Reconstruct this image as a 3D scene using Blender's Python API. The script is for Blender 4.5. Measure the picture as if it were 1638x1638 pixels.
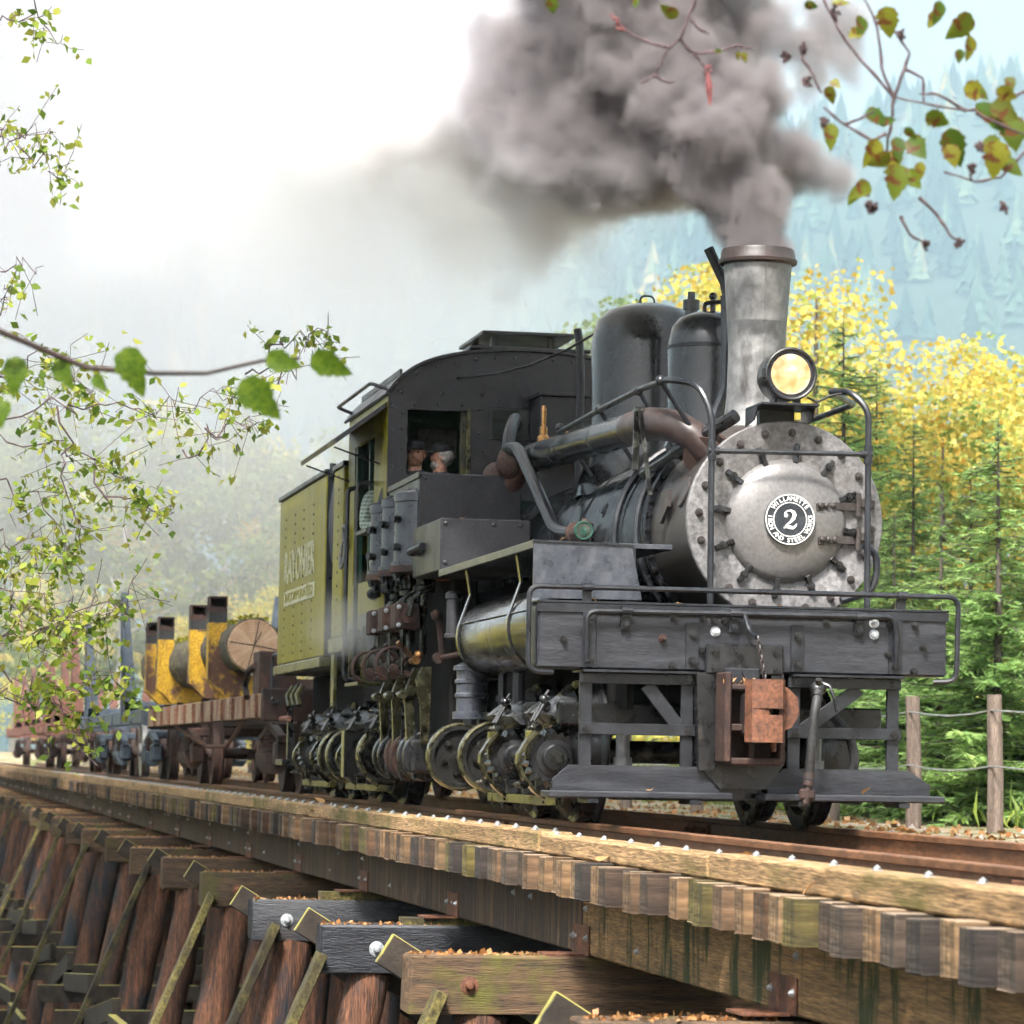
import bpy, bmesh, math, random
import numpy as np
from mathutils import Vector, Matrix, Euler
random.seed(7); rng = np.random.default_rng(7)
for _o in list(bpy.data.objects): bpy.data.objects.remove(_o)
SC = bpy.context.scene; COL = SC.collection

# ---------------------------------------------------------------- camera
cam_d = bpy.data.cameras.new('camera'); cam = bpy.data.objects.new('camera', cam_d); COL.objects.link(cam)
SC.camera = cam
CAM = Vector((21.66616, -5.24908, .38542)); YAW, PITCH, ROLL = .18238, .07282, .01817
fw = Vector((-math.cos(YAW)*math.cos(PITCH), math.sin(YAW)*math.cos(PITCH), math.sin(PITCH)))
rt = fw.cross(Vector((0, 0, 1))).normalized(); up = rt.cross(fw)
r2 = rt*math.cos(ROLL)+up*math.sin(ROLL); u2 = up*math.cos(ROLL)-rt*math.sin(ROLL)
cam.matrix_world = Matrix(((r2.x, u2.x, -fw.x, CAM.x), (r2.y, u2.y, -fw.y, CAM.y), (r2.z, u2.z, -fw.z, CAM.z), (0, 0, 0, 1)))
cam_d.sensor_width = 36; cam_d.lens = 120.0; cam_d.clip_start = .2; cam_d.clip_end = 9000
cam_d.dof.use_dof = True; cam_d.dof.focus_distance = 22.5; cam_d.dof.aperture_fstop = 5.2

# ---------------------------------------------------------------- sky, sun, exposure
SUN_EL, SUN_AZ = math.radians(52), math.radians(118)      # azimuth from +Y towards +X
world = bpy.data.worlds.new('World'); SC.world = world; world.use_nodes = True
wn = world.node_tree; wn.nodes.clear()
sky = wn.nodes.new('ShaderNodeTexSky'); sky.sky_type = 'NISHITA'; sky.sun_disc = False
sky.sun_elevation = SUN_EL; sky.sun_rotation = SUN_AZ; sky.air_density = 1.0; sky.dust_density = 6.0; sky.ozone_density = 1.0
hs = wn.nodes.new('ShaderNodeHueSaturation'); hs.inputs['Saturation'].default_value = .22
bg = wn.nodes.new('ShaderNodeBackground'); bg.inputs['Strength'].default_value = .095
wo = wn.nodes.new('ShaderNodeOutputWorld')
wn.links.new(sky.outputs[0], hs.inputs['Color']); wn.links.new(hs.outputs[0], bg.inputs['Color']); wn.links.new(bg.outputs[0], wo.inputs['Surface'])
sun_d = bpy.data.lights.new('sun', 'SUN'); sun = bpy.data.objects.new('sun', sun_d); COL.objects.link(sun)
sun_d.energy = 5.0; sun_d.angle = math.radians(11); sun_d.color = (1, .95, .88)
sd = Vector((math.sin(SUN_AZ)*math.cos(SUN_EL), math.cos(SUN_AZ)*math.cos(SUN_EL), math.sin(SUN_EL)))
sun.rotation_euler = (-sd).to_track_quat('-Z', 'Y').to_euler()
SC.view_settings.view_transform = 'Standard'; SC.view_settings.look = 'None'; SC.view_settings.gamma = 1
SC.view_settings.exposure = 1.3
SC.render.engine = 'CYCLES'
SC.cycles.use_denoising = True
SC.cycles.max_bounces = 8; SC.cycles.diffuse_bounces = 2; SC.cycles.glossy_bounces = 2; SC.cycles.transmission_bounces = 2
SC.cycles.volume_bounces = 7; SC.cycles.transparent_max_bounces = 4
SC.cycles.volume_step_rate = 2.0; SC.cycles.volume_max_steps = 64
SC.cycles.use_adaptive_sampling = True; SC.cycles.adaptive_threshold = .05; SC.cycles.adaptive_min_samples = 12

# ---------------------------------------------------------------- helpers
class MB:
    def __init__(s): s.v = []; s.f = []
    def add(s, V, F):
        o = len(s.v); s.v += [tuple(p) for p in V]; s.f += [tuple(i+o for i in f) for f in F]; return s
    def box(s, x0, x1, y0, y1, z0, z1, c=0.0, M=None):
        x0, x1 = min(x0, x1), max(x0, x1); y0, y1 = min(y0, y1), max(y0, y1); z0, z1 = min(z0, z1), max(z0, z1)
        if c <= 0:
            V = [(x, y, z) for x in (x0, x1) for y in (y0, y1) for z in (z0, z1)]
            F = [(0, 1, 3, 2), (4, 6, 7, 5), (0, 4, 5, 1), (2, 3, 7, 6), (0, 2, 6, 4), (1, 5, 7, 3)]
        else:
            V = []; idx = {}
            X = (x0, x1); Y = (y0, y1); Z = (z0, z1); sg = (1, -1)
            for i in (0, 1):
                for j in (0, 1):
                    for k in (0, 1):
                        idx[i, j, k] = len(V)
                        V += [(X[i], Y[j]+sg[j]*c, Z[k]+sg[k]*c), (X[i]+sg[i]*c, Y[j], Z[k]+sg[k]*c), (X[i]+sg[i]*c, Y[j]+sg[j]*c, Z[k])]
            F = []
            for i in (0, 1): F.append([idx[i, a, b]+0 for a, b in ((0, 0), (0, 1), (1, 1), (1, 0))])
            for j in (0, 1): F.append([idx[a, j, b]+1 for a, b in ((0, 0), (0, 1), (1, 1), (1, 0))])
            for k in (0, 1): F.append([idx[a, b, k]+2 for a, b in ((0, 0), (0, 1), (1, 1), (1, 0))])
            for i in (0, 1):
                for j in (0, 1): F.append([idx[i, j, 0]+0, idx[i, j, 1]+0, idx[i, j, 1]+1, idx[i, j, 0]+1])
                for k in (0, 1): F.append([idx[i, 0, k]+0, idx[i, 1, k]+0, idx[i, 1, k]+2, idx[i, 0, k]+2])
            for j in (0, 1):
                for k in (0, 1): F.append([idx[0, j, k]+1, idx[1, j, k]+1, idx[1, j, k]+2, idx[0, j, k]+2])
            for t in idx.values(): F.append([t, t+1, t+2])
        if M is not None: V = [M @ Vector(p) for p in V]
        return s.add(V, F)
    def bar(s, p0, p1, w, h, c=0.0, roll=0.0, upv=(0, 0, 1)):
        "box from p0 to p1, w across, h along up"
        p0 = Vector(p0); p1 = Vector(p1); d = (p1-p0); L = d.length; d.normalize()
        u = Vector(upv)
        if abs(d.dot(u)) > .98: u = Vector((1, 0, 0))
        sd_ = d.cross(u).normalized(); u = sd_.cross(d)
        M = Matrix(((d.x, sd_.x, u.x, p0.x), (d.y, sd_.y, u.y, p0.y), (d.z, sd_.z, u.z, p0.z), (0, 0, 0, 1)))
        if roll: M = M @ Matrix.Rotation(roll, 4, 'X')
        return s.box(0, L, -w/2, w/2, -h/2, h/2, c, M)
    def cyl(s, p0, p1, r, r1=None, n=16, cap=True):
        p0 = Vector(p0); p1 = Vector(p1); r1 = r if r1 is None else r1
        a, b = frame((p1-p0).normalized())
        V = []
        for p, q in ((p0, r), (p1, r1)):
            V += [p+(a*math.cos(t)+b*math.sin(t))*q for t in [2*math.pi*i/n for i in range(n)]]
        F = [(i, (i+1) % n, n+(i+1) % n, n+i) for i in range(n)]
        if cap: F += [tuple(range(n)), tuple(range(n, 2*n))]
        return s.add(V, F)
    def lathe(s, prof, o, ax, n=24, a0=0, a1=2*math.pi):
        "prof: list of (radius, distance along axis)"
        o = Vector(o); ax = Vector(ax).normalized(); a, b = frame(ax); V = []; full = abs(a1-a0-2*math.pi) < 1e-6
        m = n if full else n+1
        for r, h in prof:
            V += [o+ax*h+(a*math.cos(a0+(a1-a0)*i/n)+b*math.sin(a0+(a1-a0)*i/n))*max(r, 1e-4) for i in range(m)]
        F = []
        for k in range(len(prof)-1):
            for i in range(n): F.append((k*m+i, k*m+(i+1) % m, (k+1)*m+(i+1) % m, (k+1)*m+i))
        if full:
            if prof[0][0] > 1e-3: F.append(tuple(range(m)))
            if prof[-1][0] > 1e-3: F.append(tuple(range((len(prof)-1)*m, len(prof)*m)))
        return s.add(V, F)
    def tube(s, pts, r, n=8, closed=False, rad=None):
        P = [Vector(p) for p in pts]; N = len(P); V = []; a = None
        for i, p in enumerate(P):
            q = P[(i+1) % N] if (closed or i < N-1) else P[i]; o = P[i-1] if (closed or i > 0) else P[i]
            t = (q-o).normalized()
            if a is None: a, b = frame(t)
            else:
                a = (a-t*a.dot(t)).normalized(); b = t.cross(a)
            k = rad[i] if rad else r
            V += [p+(a*math.cos(2*math.pi*j/n)+b*math.sin(2*math.pi*j/n))*k for j in range(n)]
        F = []
        for i in range(N if closed else N-1):
            i2 = (i+1) % N
            for j in range(n): F.append((i*n+j, i*n+(j+1) % n, i2*n+(j+1) % n, i2*n+j))
        if not closed: F += [tuple(range(n)), tuple(range((N-1)*n, N*n))]
        return s.add(V, F)
    def prism(s, poly, axis, a0, a1):
        def P(u, v, w): return {'x': (w, u, v), 'y': (u, w, v), 'z': (u, v, w)}[axis]
        n = len(poly)
        V = [P(u, v, a0) for u, v in poly]+[P(u, v, a1) for u, v in poly]
        F = [tuple(range(n)), tuple(range(n, 2*n))]+[(i, (i+1) % n, n+(i+1) % n, n+i) for i in range(n)]
        return s.add(V, F)
    def band(s, pts, axis, a0, a1, th):
        "curved strip: 2D path given thickness, extruded along axis"
        n = len(pts); out = []; inn = []
        for i, p in enumerate(pts):
            q = pts[min(i+1, n-1)]; o = pts[max(i-1, 0)]
            dx, dy = q[0]-o[0], q[1]-o[1]; L = math.hypot(dx, dy) or 1
            out.append((p[0]-dy/L*th/2, p[1]+dx/L*th/2)); inn.append((p[0]+dy/L*th/2, p[1]-dx/L*th/2))
        for i in range(n-1): s.prism([out[i], out[i+1], inn[i+1], inn[i]], axis, a0, a1)
        return s
    def sphere(s, c, r, nu=12, nv=8, sc=(1, 1, 1)):
        V = []; F = []
        for j in range(1, nv):
            t = math.pi*j/nv
            for i in range(nu):
                p = 2*math.pi*i/nu
                V.append((c[0]+r*sc[0]*math.sin(t)*math.cos(p), c[1]+r*sc[1]*math.sin(t)*math.sin(p), c[2]+r*sc[2]*math.cos(t)))
        V += [(c[0], c[1], c[2]+r*sc[2]), (c[0], c[1], c[2]-r*sc[2])]
        for j in range(nv-2):
            for i in range(nu): F.append((j*nu+i, j*nu+(i+1) % nu, (j+1)*nu+(i+1) % nu, (j+1)*nu+i))
        T = len(V)-2
        for i in range(nu): F += [(T, i, (i+1) % nu), (T+1, (nv-2)*nu+i, (nv-2)*nu+(i+1) % nu)]
        return s.add(V, F)
    def torus(s, c, ax, R, r, n=28, m=8, sq=1.0):
        a, b = frame(Vector(ax).normalized()); c = Vector(c)
        return s.tube([c+(a*math.cos(2*math.pi*i/n)+b*math.sin(2*math.pi*i/n))*R for i in range(n)], r, m, True)
    def hexb(s, c, ax, r, h):
        "bolt: washer, hex head, stub"
        c = Vector(c); ax = Vector(ax).normalized()
        s.cyl(c-ax*.004, c+ax*h*.18, r*1.35, n=12); s.cyl(c, c+ax*h*.7, r, n=6); s.cyl(c, c+ax*h, r*.5, n=8); return s
    def rivet(s, c, ax, r):
        return s.lathe([(r, -.002), (r*.8, r*.4), (r*.3, r*.62), (0, r*.66)], c, ax, 7)
    def mesh(s, name, smooth=35, recalc=True):
        me = bpy.data.meshes.new(name); me.from_pydata(s.v, [], s.f)
        if recalc:
            bm = bmesh.new(); bm.from_mesh(me); bmesh.ops.recalc_face_normals(bm, faces=bm.faces); bm.to_mesh(me); bm.free()
        if smooth:
            me.polygons.foreach_set('use_smooth', [True]*len(me.polygons)); me.set_sharp_from_angle(angle=math.radians(smooth))
        return me
    def build(s, name, mat, parent=None, smooth=35, **kw):
        return mk(name, s.mesh(name, smooth), mat, parent, **kw)

def frame(t):
    u = Vector((0, 0, 1)) if abs(t.z) < .9 else Vector((1, 0, 0))
    a = t.cross(u).normalized(); return a, t.cross(a)

def mk(name, me, mat, parent=None, loc=None, rot=None, label=None, cat=None, group=None, kind=None):
    o = bpy.data.objects.new(name, me)
    if mat is not None and len(me.materials) == 0: me.materials.append(MAT[mat] if isinstance(mat, str) else mat)
    COL.objects.link(o)
    if parent is not None: o.parent = parent
    if loc is not None: o.location = loc
    if rot is not None: o.rotation_euler = rot
    for k, v in (('label', label), ('category', cat), ('group', group), ('kind', kind)):
        if v: o[k] = v
    return o

def thing(name, label, cat, loc=(0, 0, 0), group=None, rot=None):
    o = bpy.data.objects.new(name, None); COL.objects.link(o); o.location = loc; o.empty_display_size = .2
    if rot is not None: o.rotation_euler = rot
    o['label'] = label; o['category'] = cat
    if group: o['group'] = group
    return o

def text_mb(body, size, depth, sx=1.0, bold=0.0, M=Matrix.Identity(4), mb=None, align='CENTER'):
    cu = bpy.data.curves.new('t', 'FONT'); cu.body = body; cu.size = size; cu.extrude = depth/2; cu.offset = bold
    cu.align_x = align; cu.align_y = 'CENTER'; cu.resolution_u = 3
    o = bpy.data.objects.new('t', cu); COL.objects.link(o)
    dg = bpy.context.evaluated_depsgraph_get(); me = bpy.data.meshes.new_from_object(o.evaluated_get(dg))
    mb = mb or MB(); S = Matrix.Diagonal((sx, 1, 1, 1))
    mb.add([M @ S @ v.co for v in me.vertices], [tuple(p.vertices) for p in me.polygons])
    bpy.data.objects.remove(o); bpy.data.curves.remove(cu); bpy.data.meshes.remove(me); return mb

def strip2(pts):
    "polygon of a stroke with varying width: pts (x, y, w)"
    L, R = [], []
    for i, (x, y, w) in enumerate(pts):
        q = pts[min(i+1, len(pts)-1)]; o = pts[max(i-1, 0)]; dx, dy = q[0]-o[0], q[1]-o[1]; l = math.hypot(dx, dy) or 1
        L.append((x-dy/l*w/2, y+dx/l*w/2)); R.append((x+dy/l*w/2, y-dx/l*w/2))
    return L, R

# ---------------------------------------------------------------- materials
MAT = {}
class NT:
    def __init__(s, name):
        m = bpy.data.materials.new(name); m.use_nodes = True; s.m = m; s.t = m.node_tree; s.t.nodes.clear()
        s.out = s.n('ShaderNodeOutputMaterial'); MAT[name] = m
    def n(s, t, **kw):
        x = s.t.nodes.new(t)
        for k, v in kw.items(): setattr(x, k, v)
        return x
    def l(s, a, b): s.t.links.new(a, b)
    def coords(s, stretch=(1, 1, 1), src='Object'):
        tc = s.n('ShaderNodeTexCoord'); mp = s.n('ShaderNodeMapping'); mp.inputs['Scale'].default_value = stretch
        s.l(tc.outputs[src], mp.inputs['Vector']); return mp.outputs[0]
    def noise(s, vec, scale, detail=5, rough=.55, dist=0.0):
        x = s.n('ShaderNodeTexNoise'); x.inputs['Scale'].default_value = scale; x.inputs['Detail'].default_value = detail
        x.inputs['Roughness'].default_value = rough; x.inputs['Distortion'].default_value = dist
        if vec is not None: s.l(vec, x.inputs['Vector'])
        return x.outputs[0]
    def ramp(s, fac, stops, interp='LINEAR'):
        x = s.n('ShaderNodeValToRGB'); e = x.color_ramp.elements; x.color_ramp.interpolation = interp
        while len(e) < len(stops): e.new(.5)
        for i, (p, c) in enumerate(stops):
            e[i].position = p; e[i].color = (*c, 1) if len(c) == 3 else c
        if fac is not None: s.l(fac, x.inputs[0])
        return x.outputs[0]
    def mix(s, fac, a, b, mode='MIX'):
        x = s.n('ShaderNodeMix', data_type='RGBA', blend_type=mode)
        for v, i in ((fac, 0), (a, 6), (b, 7)):
            if isinstance(v, (int, float)): x.inputs[i].default_value = v
            elif isinstance(v, tuple): x.inputs[i].default_value = (*v, 1)
            else: s.l(v, x.inputs[i])
        return x.outputs[2]
    def math(s, op, a, b=None):
        x = s.n('ShaderNodeMath', operation=op)
        for v, i in ((a, 0), (b, 1)):
            if v is None: continue
            if isinstance(v, (int, float)): x.inputs[i].default_value = v
            else: s.l(v, x.inputs[i])
        return x.outputs[0]
    def bsdf(s, col, rough, metal=0.0, bump=None, bstr=.2, bdist=.01, coat=0.0, spec=.5):
        b = s.n('ShaderNodeBsdfPrincipled')
        for k, v in (('Base Color', col), ('Roughness', rough), ('Metallic', metal)):
            if isinstance(v, tuple): b.inputs[k].default_value = (*v, 1)
            elif isinstance(v, (int, float)): b.inputs[k].default_value = v
            else: s.l(v, b.inputs[k])
        b.inputs['Specular IOR Level'].default_value = spec
        if coat: b.inputs['Coat Weight'].default_value = coat; b.inputs['Coat Roughness'].default_value = .12
        if bump is not None:
            bp = s.n('ShaderNodeBump'); bp.inputs['Strength'].default_value = bstr; bp.inputs['Distance'].default_value = bdist
            s.l(bump, bp.inputs['Height']); s.l(bp.outputs[0], b.inputs['Normal'])
        s.l(b.outputs[0], s.out.inputs['Surface']); return b

def pm(name, c1, c2, scale=5, rough=(.45, .7), metal=0.0, bstr=.15, bdist=.004, stretch=(1, 1, 1), coat=0.0, spec=.5,
       patch=None, pscale=2.0, pthr=(.55, .68), pstretch=(1, 1, 1), rnd=0.0, fine=40, src='Object', detail=6, con=.5):
    t = NT(name); v = t.coords(stretch, src); n = t.noise(v, scale, detail)
    col = t.ramp(n, [(.3, c1), (.7, c2)])
    f = t.noise(v, fine, 4)
    col = t.mix(con, col, t.ramp(f, [(.32, (.12, .12, .12)), (.68, (.88, .88, .88))]), 'OVERLAY')
    g2 = t.noise(v, scale*2.7, 8, .7); col = t.mix(con*.8, col, t.ramp(g2, [(.32, (.2, .2, .2)), (.68, (.8, .8, .8))]), 'OVERLAY')
    rg = t.ramp(n, [(.3, (rough[0],)*3), (.7, (rough[1],)*3)])
    if patch is not None:
        pv = t.coords(pstretch, src); pn = t.noise(pv, pscale, 7, .62)
        msk = t.ramp(pn, [(pthr[0], (0, 0, 0)), (pthr[1], (1, 1, 1))])
        col = t.mix(msk, col, patch)
    if rnd:
        oi = t.n('ShaderNodeObjectInfo'); h = t.n('ShaderNodeHueSaturation')
        k = t.math('ADD', t.math('MULTIPLY', oi.outputs['Random'], 2*rnd), 1-rnd); t.l(k, h.inputs['Value']); t.l(col, h.inputs['Color']); col = h.outputs[0]
    bmp = t.mix(.5, f, n)
    t.bsdf(col, rg, metal, bmp, bstr, bdist, coat, spec)
    return t

pm('black_steel', (.008, .009, .012), (.02, .022, .027), 6, (.26, .46), patch=(.05, .051, .055), pscale=3.5, pthr=(.58, .88), bstr=.2, spec=.6)  # bluish tint in the black stands for reflected sky
pm('sheet_steel', (.03, .034, .044), (.055, .06, .075), 9, (.24, .4), patch=(.09, .093, .105), pscale=9, pthr=(.52, .8), spec=.8, con=.4)  # blue of the reflected sky mixed into the base colour
pm('cab_steel', (.012, .012, .015), (.024, .023, .027), 3, (.3, .5), patch=(.048, .04, .036), pscale=3, pthr=(.58, .85), spec=.6)
pm('black_gloss', (.012, .012, .012), (.02, .02, .019), 4, (.16, .3), coat=.6, bstr=.03, spec=.8)
pm('black_machine', (.004, .004, .005), (.014, .014, .015), 9, (.18, .45), bstr=.3, patch=(.045, .038, .032), pscale=8, pthr=(.6, .8), spec=.8)
pm('oiled_steel', (.05, .05, .045), (.14, .14, .12), 8, (.18, .36), metal=.85, bstr=.2, patch=(.012, .011, .01), pscale=6, pthr=(.46, .6))
pm('reflection_paint', (.19, .165, .005), (.25, .22, .012), 2.2, (.34, .46), bstr=.04, stretch=(1, 1, .3), patch=(.11, .09, .006), pscale=2.4, pthr=(.5, .9), pstretch=(2, 1, .4), spec=.22, con=.35)  # black tank paint; reflected yellow foliage painted in as olive colour
pm('foliage_lit_steel', (.1, .094, .05), (.24, .225, .13), 8, (.18, .34), metal=.9, bstr=.1, patch=(.018, .016, .012), pscale=9, pthr=(.5, .66), con=.25)  # yellow light off the foliage painted into the steel of rods and bands
pm('hood_steel', (.05, .052, .056), (.15, .155, .165), 7, (.2, .36), metal=.4, bstr=.2, patch=(.015, .015, .014), pscale=5, pthr=(.5, .68))
pm('board_edge', (.06, .06, .045), (.11, .11, .075), 5, (.35, .5), bstr=.1)
pm('reflection_trim', (.05, .047, .01), (.1, .092, .02), 5, (.22, .4), bstr=.15, patch=(.012, .011, .008), pscale=6, pthr=(.48, .62), spec=.8)  # black trim whose olive colour stands for reflected foliage
pm('green_paint', (.008, .045, .03), (.012, .065, .045), 3, (.3, .5))
pm('graphite', (.15, .145, .147), (.24, .233, .235), 3, (.38, .55), metal=.3, bstr=.7, bdist=.006, patch=(.1, .09, .086), pscale=3.5, pthr=(.5, .8), fine=34, con=.5)
pm('graphite_door', (.165, .157, .155), (.23, .22, .216), 1.6, (.3, .44), metal=.4, bstr=.06, con=.2)
pm('stack_metal', (.14, .138, .138), (.25, .247, .243), 3, (.36, .52), metal=.45, bstr=.6, bdist=.012, patch=(.06, .05, .046), pscale=2.0, pthr=(.56, .7), pstretch=(2.4, 2.4, .8), fine=14, con=.35)
pm('boiler_jacket', (.022, .026, .03), (.05, .056, .062), 2.6, (.16, .32), metal=.4, bstr=.02, stretch=(1, 1, .35), patch=(.09, .075, .068), pscale=2.2, pthr=(.55, .85), con=.25)
pm('smokebox_steel', (.045, .038, .036), (.08, .068, .064), 3.4, (.34, .5), metal=.35, bstr=.12, con=.3)
pm('dome_paint', (.016, .018, .02), (.03, .031, .033), 2.4, (.16, .3), coat=.4, bstr=.05, patch=(.055, .05, .053), pscale=2, pthr=(.55, .9), con=.2)
pm('rust', (.085, .032, .016), (.18, .07, .034), 7, (.6, .8), bstr=.4, patch=(.05, .026, .02), pscale=6, con=.6)
pm('rust_dark', (.028, .014, .011), (.075, .035, .024), 6, (.6, .85), bstr=.4, patch=(.014, .011, .011), pscale=4, rnd=.2)
pm('rust_pipe', (.03, .019, .017), (.065, .038, .032), 6, (.36, .55), bstr=.2, patch=(.025, .023, .023), pscale=3, pthr=(.42, .62), con=.35)
pm('brass', (.42, .2, .07), (.6, .33, .12), 9, (.25, .45), metal=.9, bstr=.1)
pm('galvanised', (.38, .41, .43), (.55, .58, .61), 20, (.35, .5), metal=.5, bstr=.1)
pm('black_wood', (.011, .012, .016), (.024, .026, .033), 3, (.34, .52), bstr=.6, bdist=.006, stretch=(1.2, 1, 5), patch=(.05, .052, .06), pscale=2.5, pthr=(.5, .8), pstretch=(1, .6, 6), fine=20, con=.5, spec=.6)  # beam black tinted bluish in place of its sky reflection
pm('rubber', (.015, .015, .016), (.03, .03, .032), 8, (.5, .7))
pm('interior_dark', (.006, .012, .01), (.012, .02, .017), 4, (.6, .8))
pm('white_letter', (.42, .42, .28), (.56, .55, .4), 9, (.5, .7), patch=(.22, .2, .05), pscale=7, pthr=(.52, .72))
pm('enamel_white', (.75, .75, .73), (.82, .82, .8), 5, (.3, .4))
pm('enamel_black', (.02, .023, .028), (.03, .034, .04), 5, (.28, .4))
pm('rail_steel', (.12, .05, .022), (.21, .1, .048), 6, (.42, .62), bstr=.25, stretch=(.25, 1, 1), patch=(.07, .035, .02), pscale=3, pthr=(.5, .75), pstretch=(.3, 1, 1))
pm('yellow_paint', (.46, .25, .012), (.56, .34, .02), 4, (.5, .7), bstr=.2, patch=(.1, .045, .025), pscale=1.9, pthr=(.5, .57), con=.6)
pm('blue_black_steel', (.035, .05, .07), (.085, .11, .14), 4, (.5, .7), bstr=.3, patch=(.16, .18, .2), pscale=2.5, pthr=(.55, .8), pstretch=(1, 1, .5))
pm('red_oxide', (.17, .07, .05), (.27, .12, .085), 4, (.65, .85), bstr=.3, patch=(.1, .05, .04), pscale=3)
pm('bark', (.05, .04, .03), (.15, .13, .09), 7, (.85, .95), bstr=1, bdist=.04, stretch=(.4, 1.6, 1.6), patch=(.25, .24, .05), pscale=4, pthr=(.55, .7))
pm('cut_timber', (.15, .082, .028), (.33, .195, .08), 2.2, (.72, .88), bstr=1, bdist=.01, stretch=(.5, 3, 11), patch=(.03, .042, .006), pscale=1.6, pthr=(.53, .6), pstretch=(3.0, 1, .5), fine=14, con=.8)
pm('soot_black', (.006, .006, .006), (.016, .015, .014), 6, (.75, .95), bstr=.3, spec=.15)
pm('dark_timber', (.026, .017, .013), (.085, .052, .036), 2.6, (.72, .9), bstr=1, bdist=.012, stretch=(7, 3, 1.2), patch=(.14, .085, .04), pscale=1.5, pthr=(.5, .64), pstretch=(9, 1, .3), fine=22, con=.85)
pm('creosote', (.008, .009, .013), (.026, .029, .037), 4, (.4, .6), bstr=1, bdist=.014, stretch=(3, 1, 5), fine=20, patch=(.05, .036, .033), pscale=2, pthr=(.62, .8), con=.7)
pm('cap_timber', (.04, .023, .013), (.125, .075, .038), 2.2, (.72, .88), bstr=1, bdist=.012, stretch=(3, .6, 10), patch=(.085, .08, .012), pscale=2.2, pthr=(.54, .66), rnd=.25, fine=18, con=.8)
pm('guard_wood', (.2, .118, .05), (.38, .24, .115), 2, (.72, .88), bstr=.9, bdist=.008, stretch=(.5, 6, 8), patch=(.1, .085, .014), pscale=1.2, pthr=(.5, .66), pstretch=(.9, 3, 2), fine=16, con=.75)
pm('pile_wood', (.03, .013, .008), (.16, .068, .034), 2.5, (.7, .88), bstr=1, bdist=.03, stretch=(6, 6, .6), patch=(.016, .021, .028), pscale=1.3, pthr=(.5, .62), pstretch=(2, 2, .5), rnd=.4, fine=16, con=.8)
pm('mossy_plank', (.045, .037, .012), (.12, .1, .028), 3, (.8, .95), bstr=.9, bdist=.01, patch=(.022, .016, .011), pscale=2.6, pthr=(.46, .6), rnd=.3, con=.8)
pm('fence_wood', (.13, .095, .075), (.26, .2, .165), 3, (.8, .95), bstr=.9, bdist=.01, stretch=(6, 6, .5), con=.7)
pm('wire', (.35, .36, .36), (.5, .5, .5), 9, (.4, .6), metal=.6)
pm('skin', (.45, .22, .15), (.52, .28, .2), 9, (.45, .6), bstr=.05)
pm('beard', (.16, .07, .035), (.26, .13, .07), 40, (.8, .9), bstr=.6)
pm('grey_hair', (.3, .28, .26), (.42, .4, .38), 40, (.8, .9), bstr=.6)
pm('cap_cloth', (.012, .014, .018), (.025, .028, .034), 20, (.8, .9))
pm('dark_shirt', (.03, .035, .045), (.06, .065, .08), 14, (.8, .9))
pm('grey_shirt', (.16, .16, .17), (.24, .24, .25), 14, (.8, .9))
pm('branch_bark', (.055, .035, .04), (.11, .07, .075), 20, (.8, .9), bstr=.5)
pm('pale_bark', (.3, .28, .26), (.5, .48, .45), 5, (.8, .9), bstr=.4)
pm('trunk_bark', (.05, .04, .035), (.11, .09, .075), 6, (.85, .95), bstr=.8, bdist=.02, stretch=(3, 3, .6))
pm('bud', (.16, .04, .05), (.28, .08, .07), 20, (.6, .8))
pm('seed_cone', (.03, .018, .02), (.07, .04, .04), 30, (.8, .9))

# bracing planks: creosote with shade painted in, upward edges painted lit and mossy
t = NT('brace_wood'); v = t.coords((2, 2, 2)); n = t.noise(v, 3, 6); oi = t.n('ShaderNodeObjectInfo')
col = t.ramp(n, [(.3, (.012, .009, .007)), (.7, (.05, .036, .024))]); g = t.n('ShaderNodeNewGeometry'); sp = t.n('ShaderNodeSeparateXYZ'); t.l(g.outputs['True Normal'], sp.inputs[0])
mk_ = t.ramp(t.math('ADD', sp.outputs[2], t.math('MULTIPLY', t.math('SUBTRACT', n, .5), .5)), [(.3, (0, 0, 0)), (.5, (1, 1, 1))])
col = t.mix(mk_, col, t.ramp(t.noise(v, 1.5, 4), [(.35, (.16, .12, .05)), (.6, (.3, .28, .06))]))
t.bsdf(col, .85, 0, t.noise(v, 14, 5), .6, .01)
# railway ties: every tie takes its own tone
t = NT('tie_wood'); v = t.coords((2, .8, 6)); n = t.noise(v, 3, 6); oi = t.n('ShaderNodeObjectInfo')
tone = t.ramp(oi.outputs['Random'], [(0, (.08, .043, .022)), (.16, (.15, .088, .043)), (.32, (.055, .034, .022)), (.46, (.11, .064, .034)), (.58, (.03, .022, .019)), (.7, (.085, .066, .018)), (.84, (.17, .105, .052)), (.94, (.06, .042, .03))], 'CONSTANT')
v2 = t.coords((9, 1, .5)); st = t.noise(v2, 2.2, 5, .6)
col = t.mix(t.ramp(st, [(.5, (0, 0, 0)), (.66, (1, 1, 1))]), tone, (.06, .05, .02))
col = t.mix(t.ramp(t.noise(v2, 1.3, 3), [(.64, (0, 0, 0)), (.7, (.8, .8, .8))]), col, (.07, .13, .09))
col = t.mix(.8, col, t.ramp(n, [(.33, (.1, .1, .1)), (.67, (.9, .9, .9))]), 'OVERLAY'); col = t.mix(.7, col, t.ramp(t.noise(t.coords((22, 1, .8)), 3, 5), [(.35, (.1, .1, .1)), (.65, (.9, .9, .9))]), 'OVERLAY')
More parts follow.
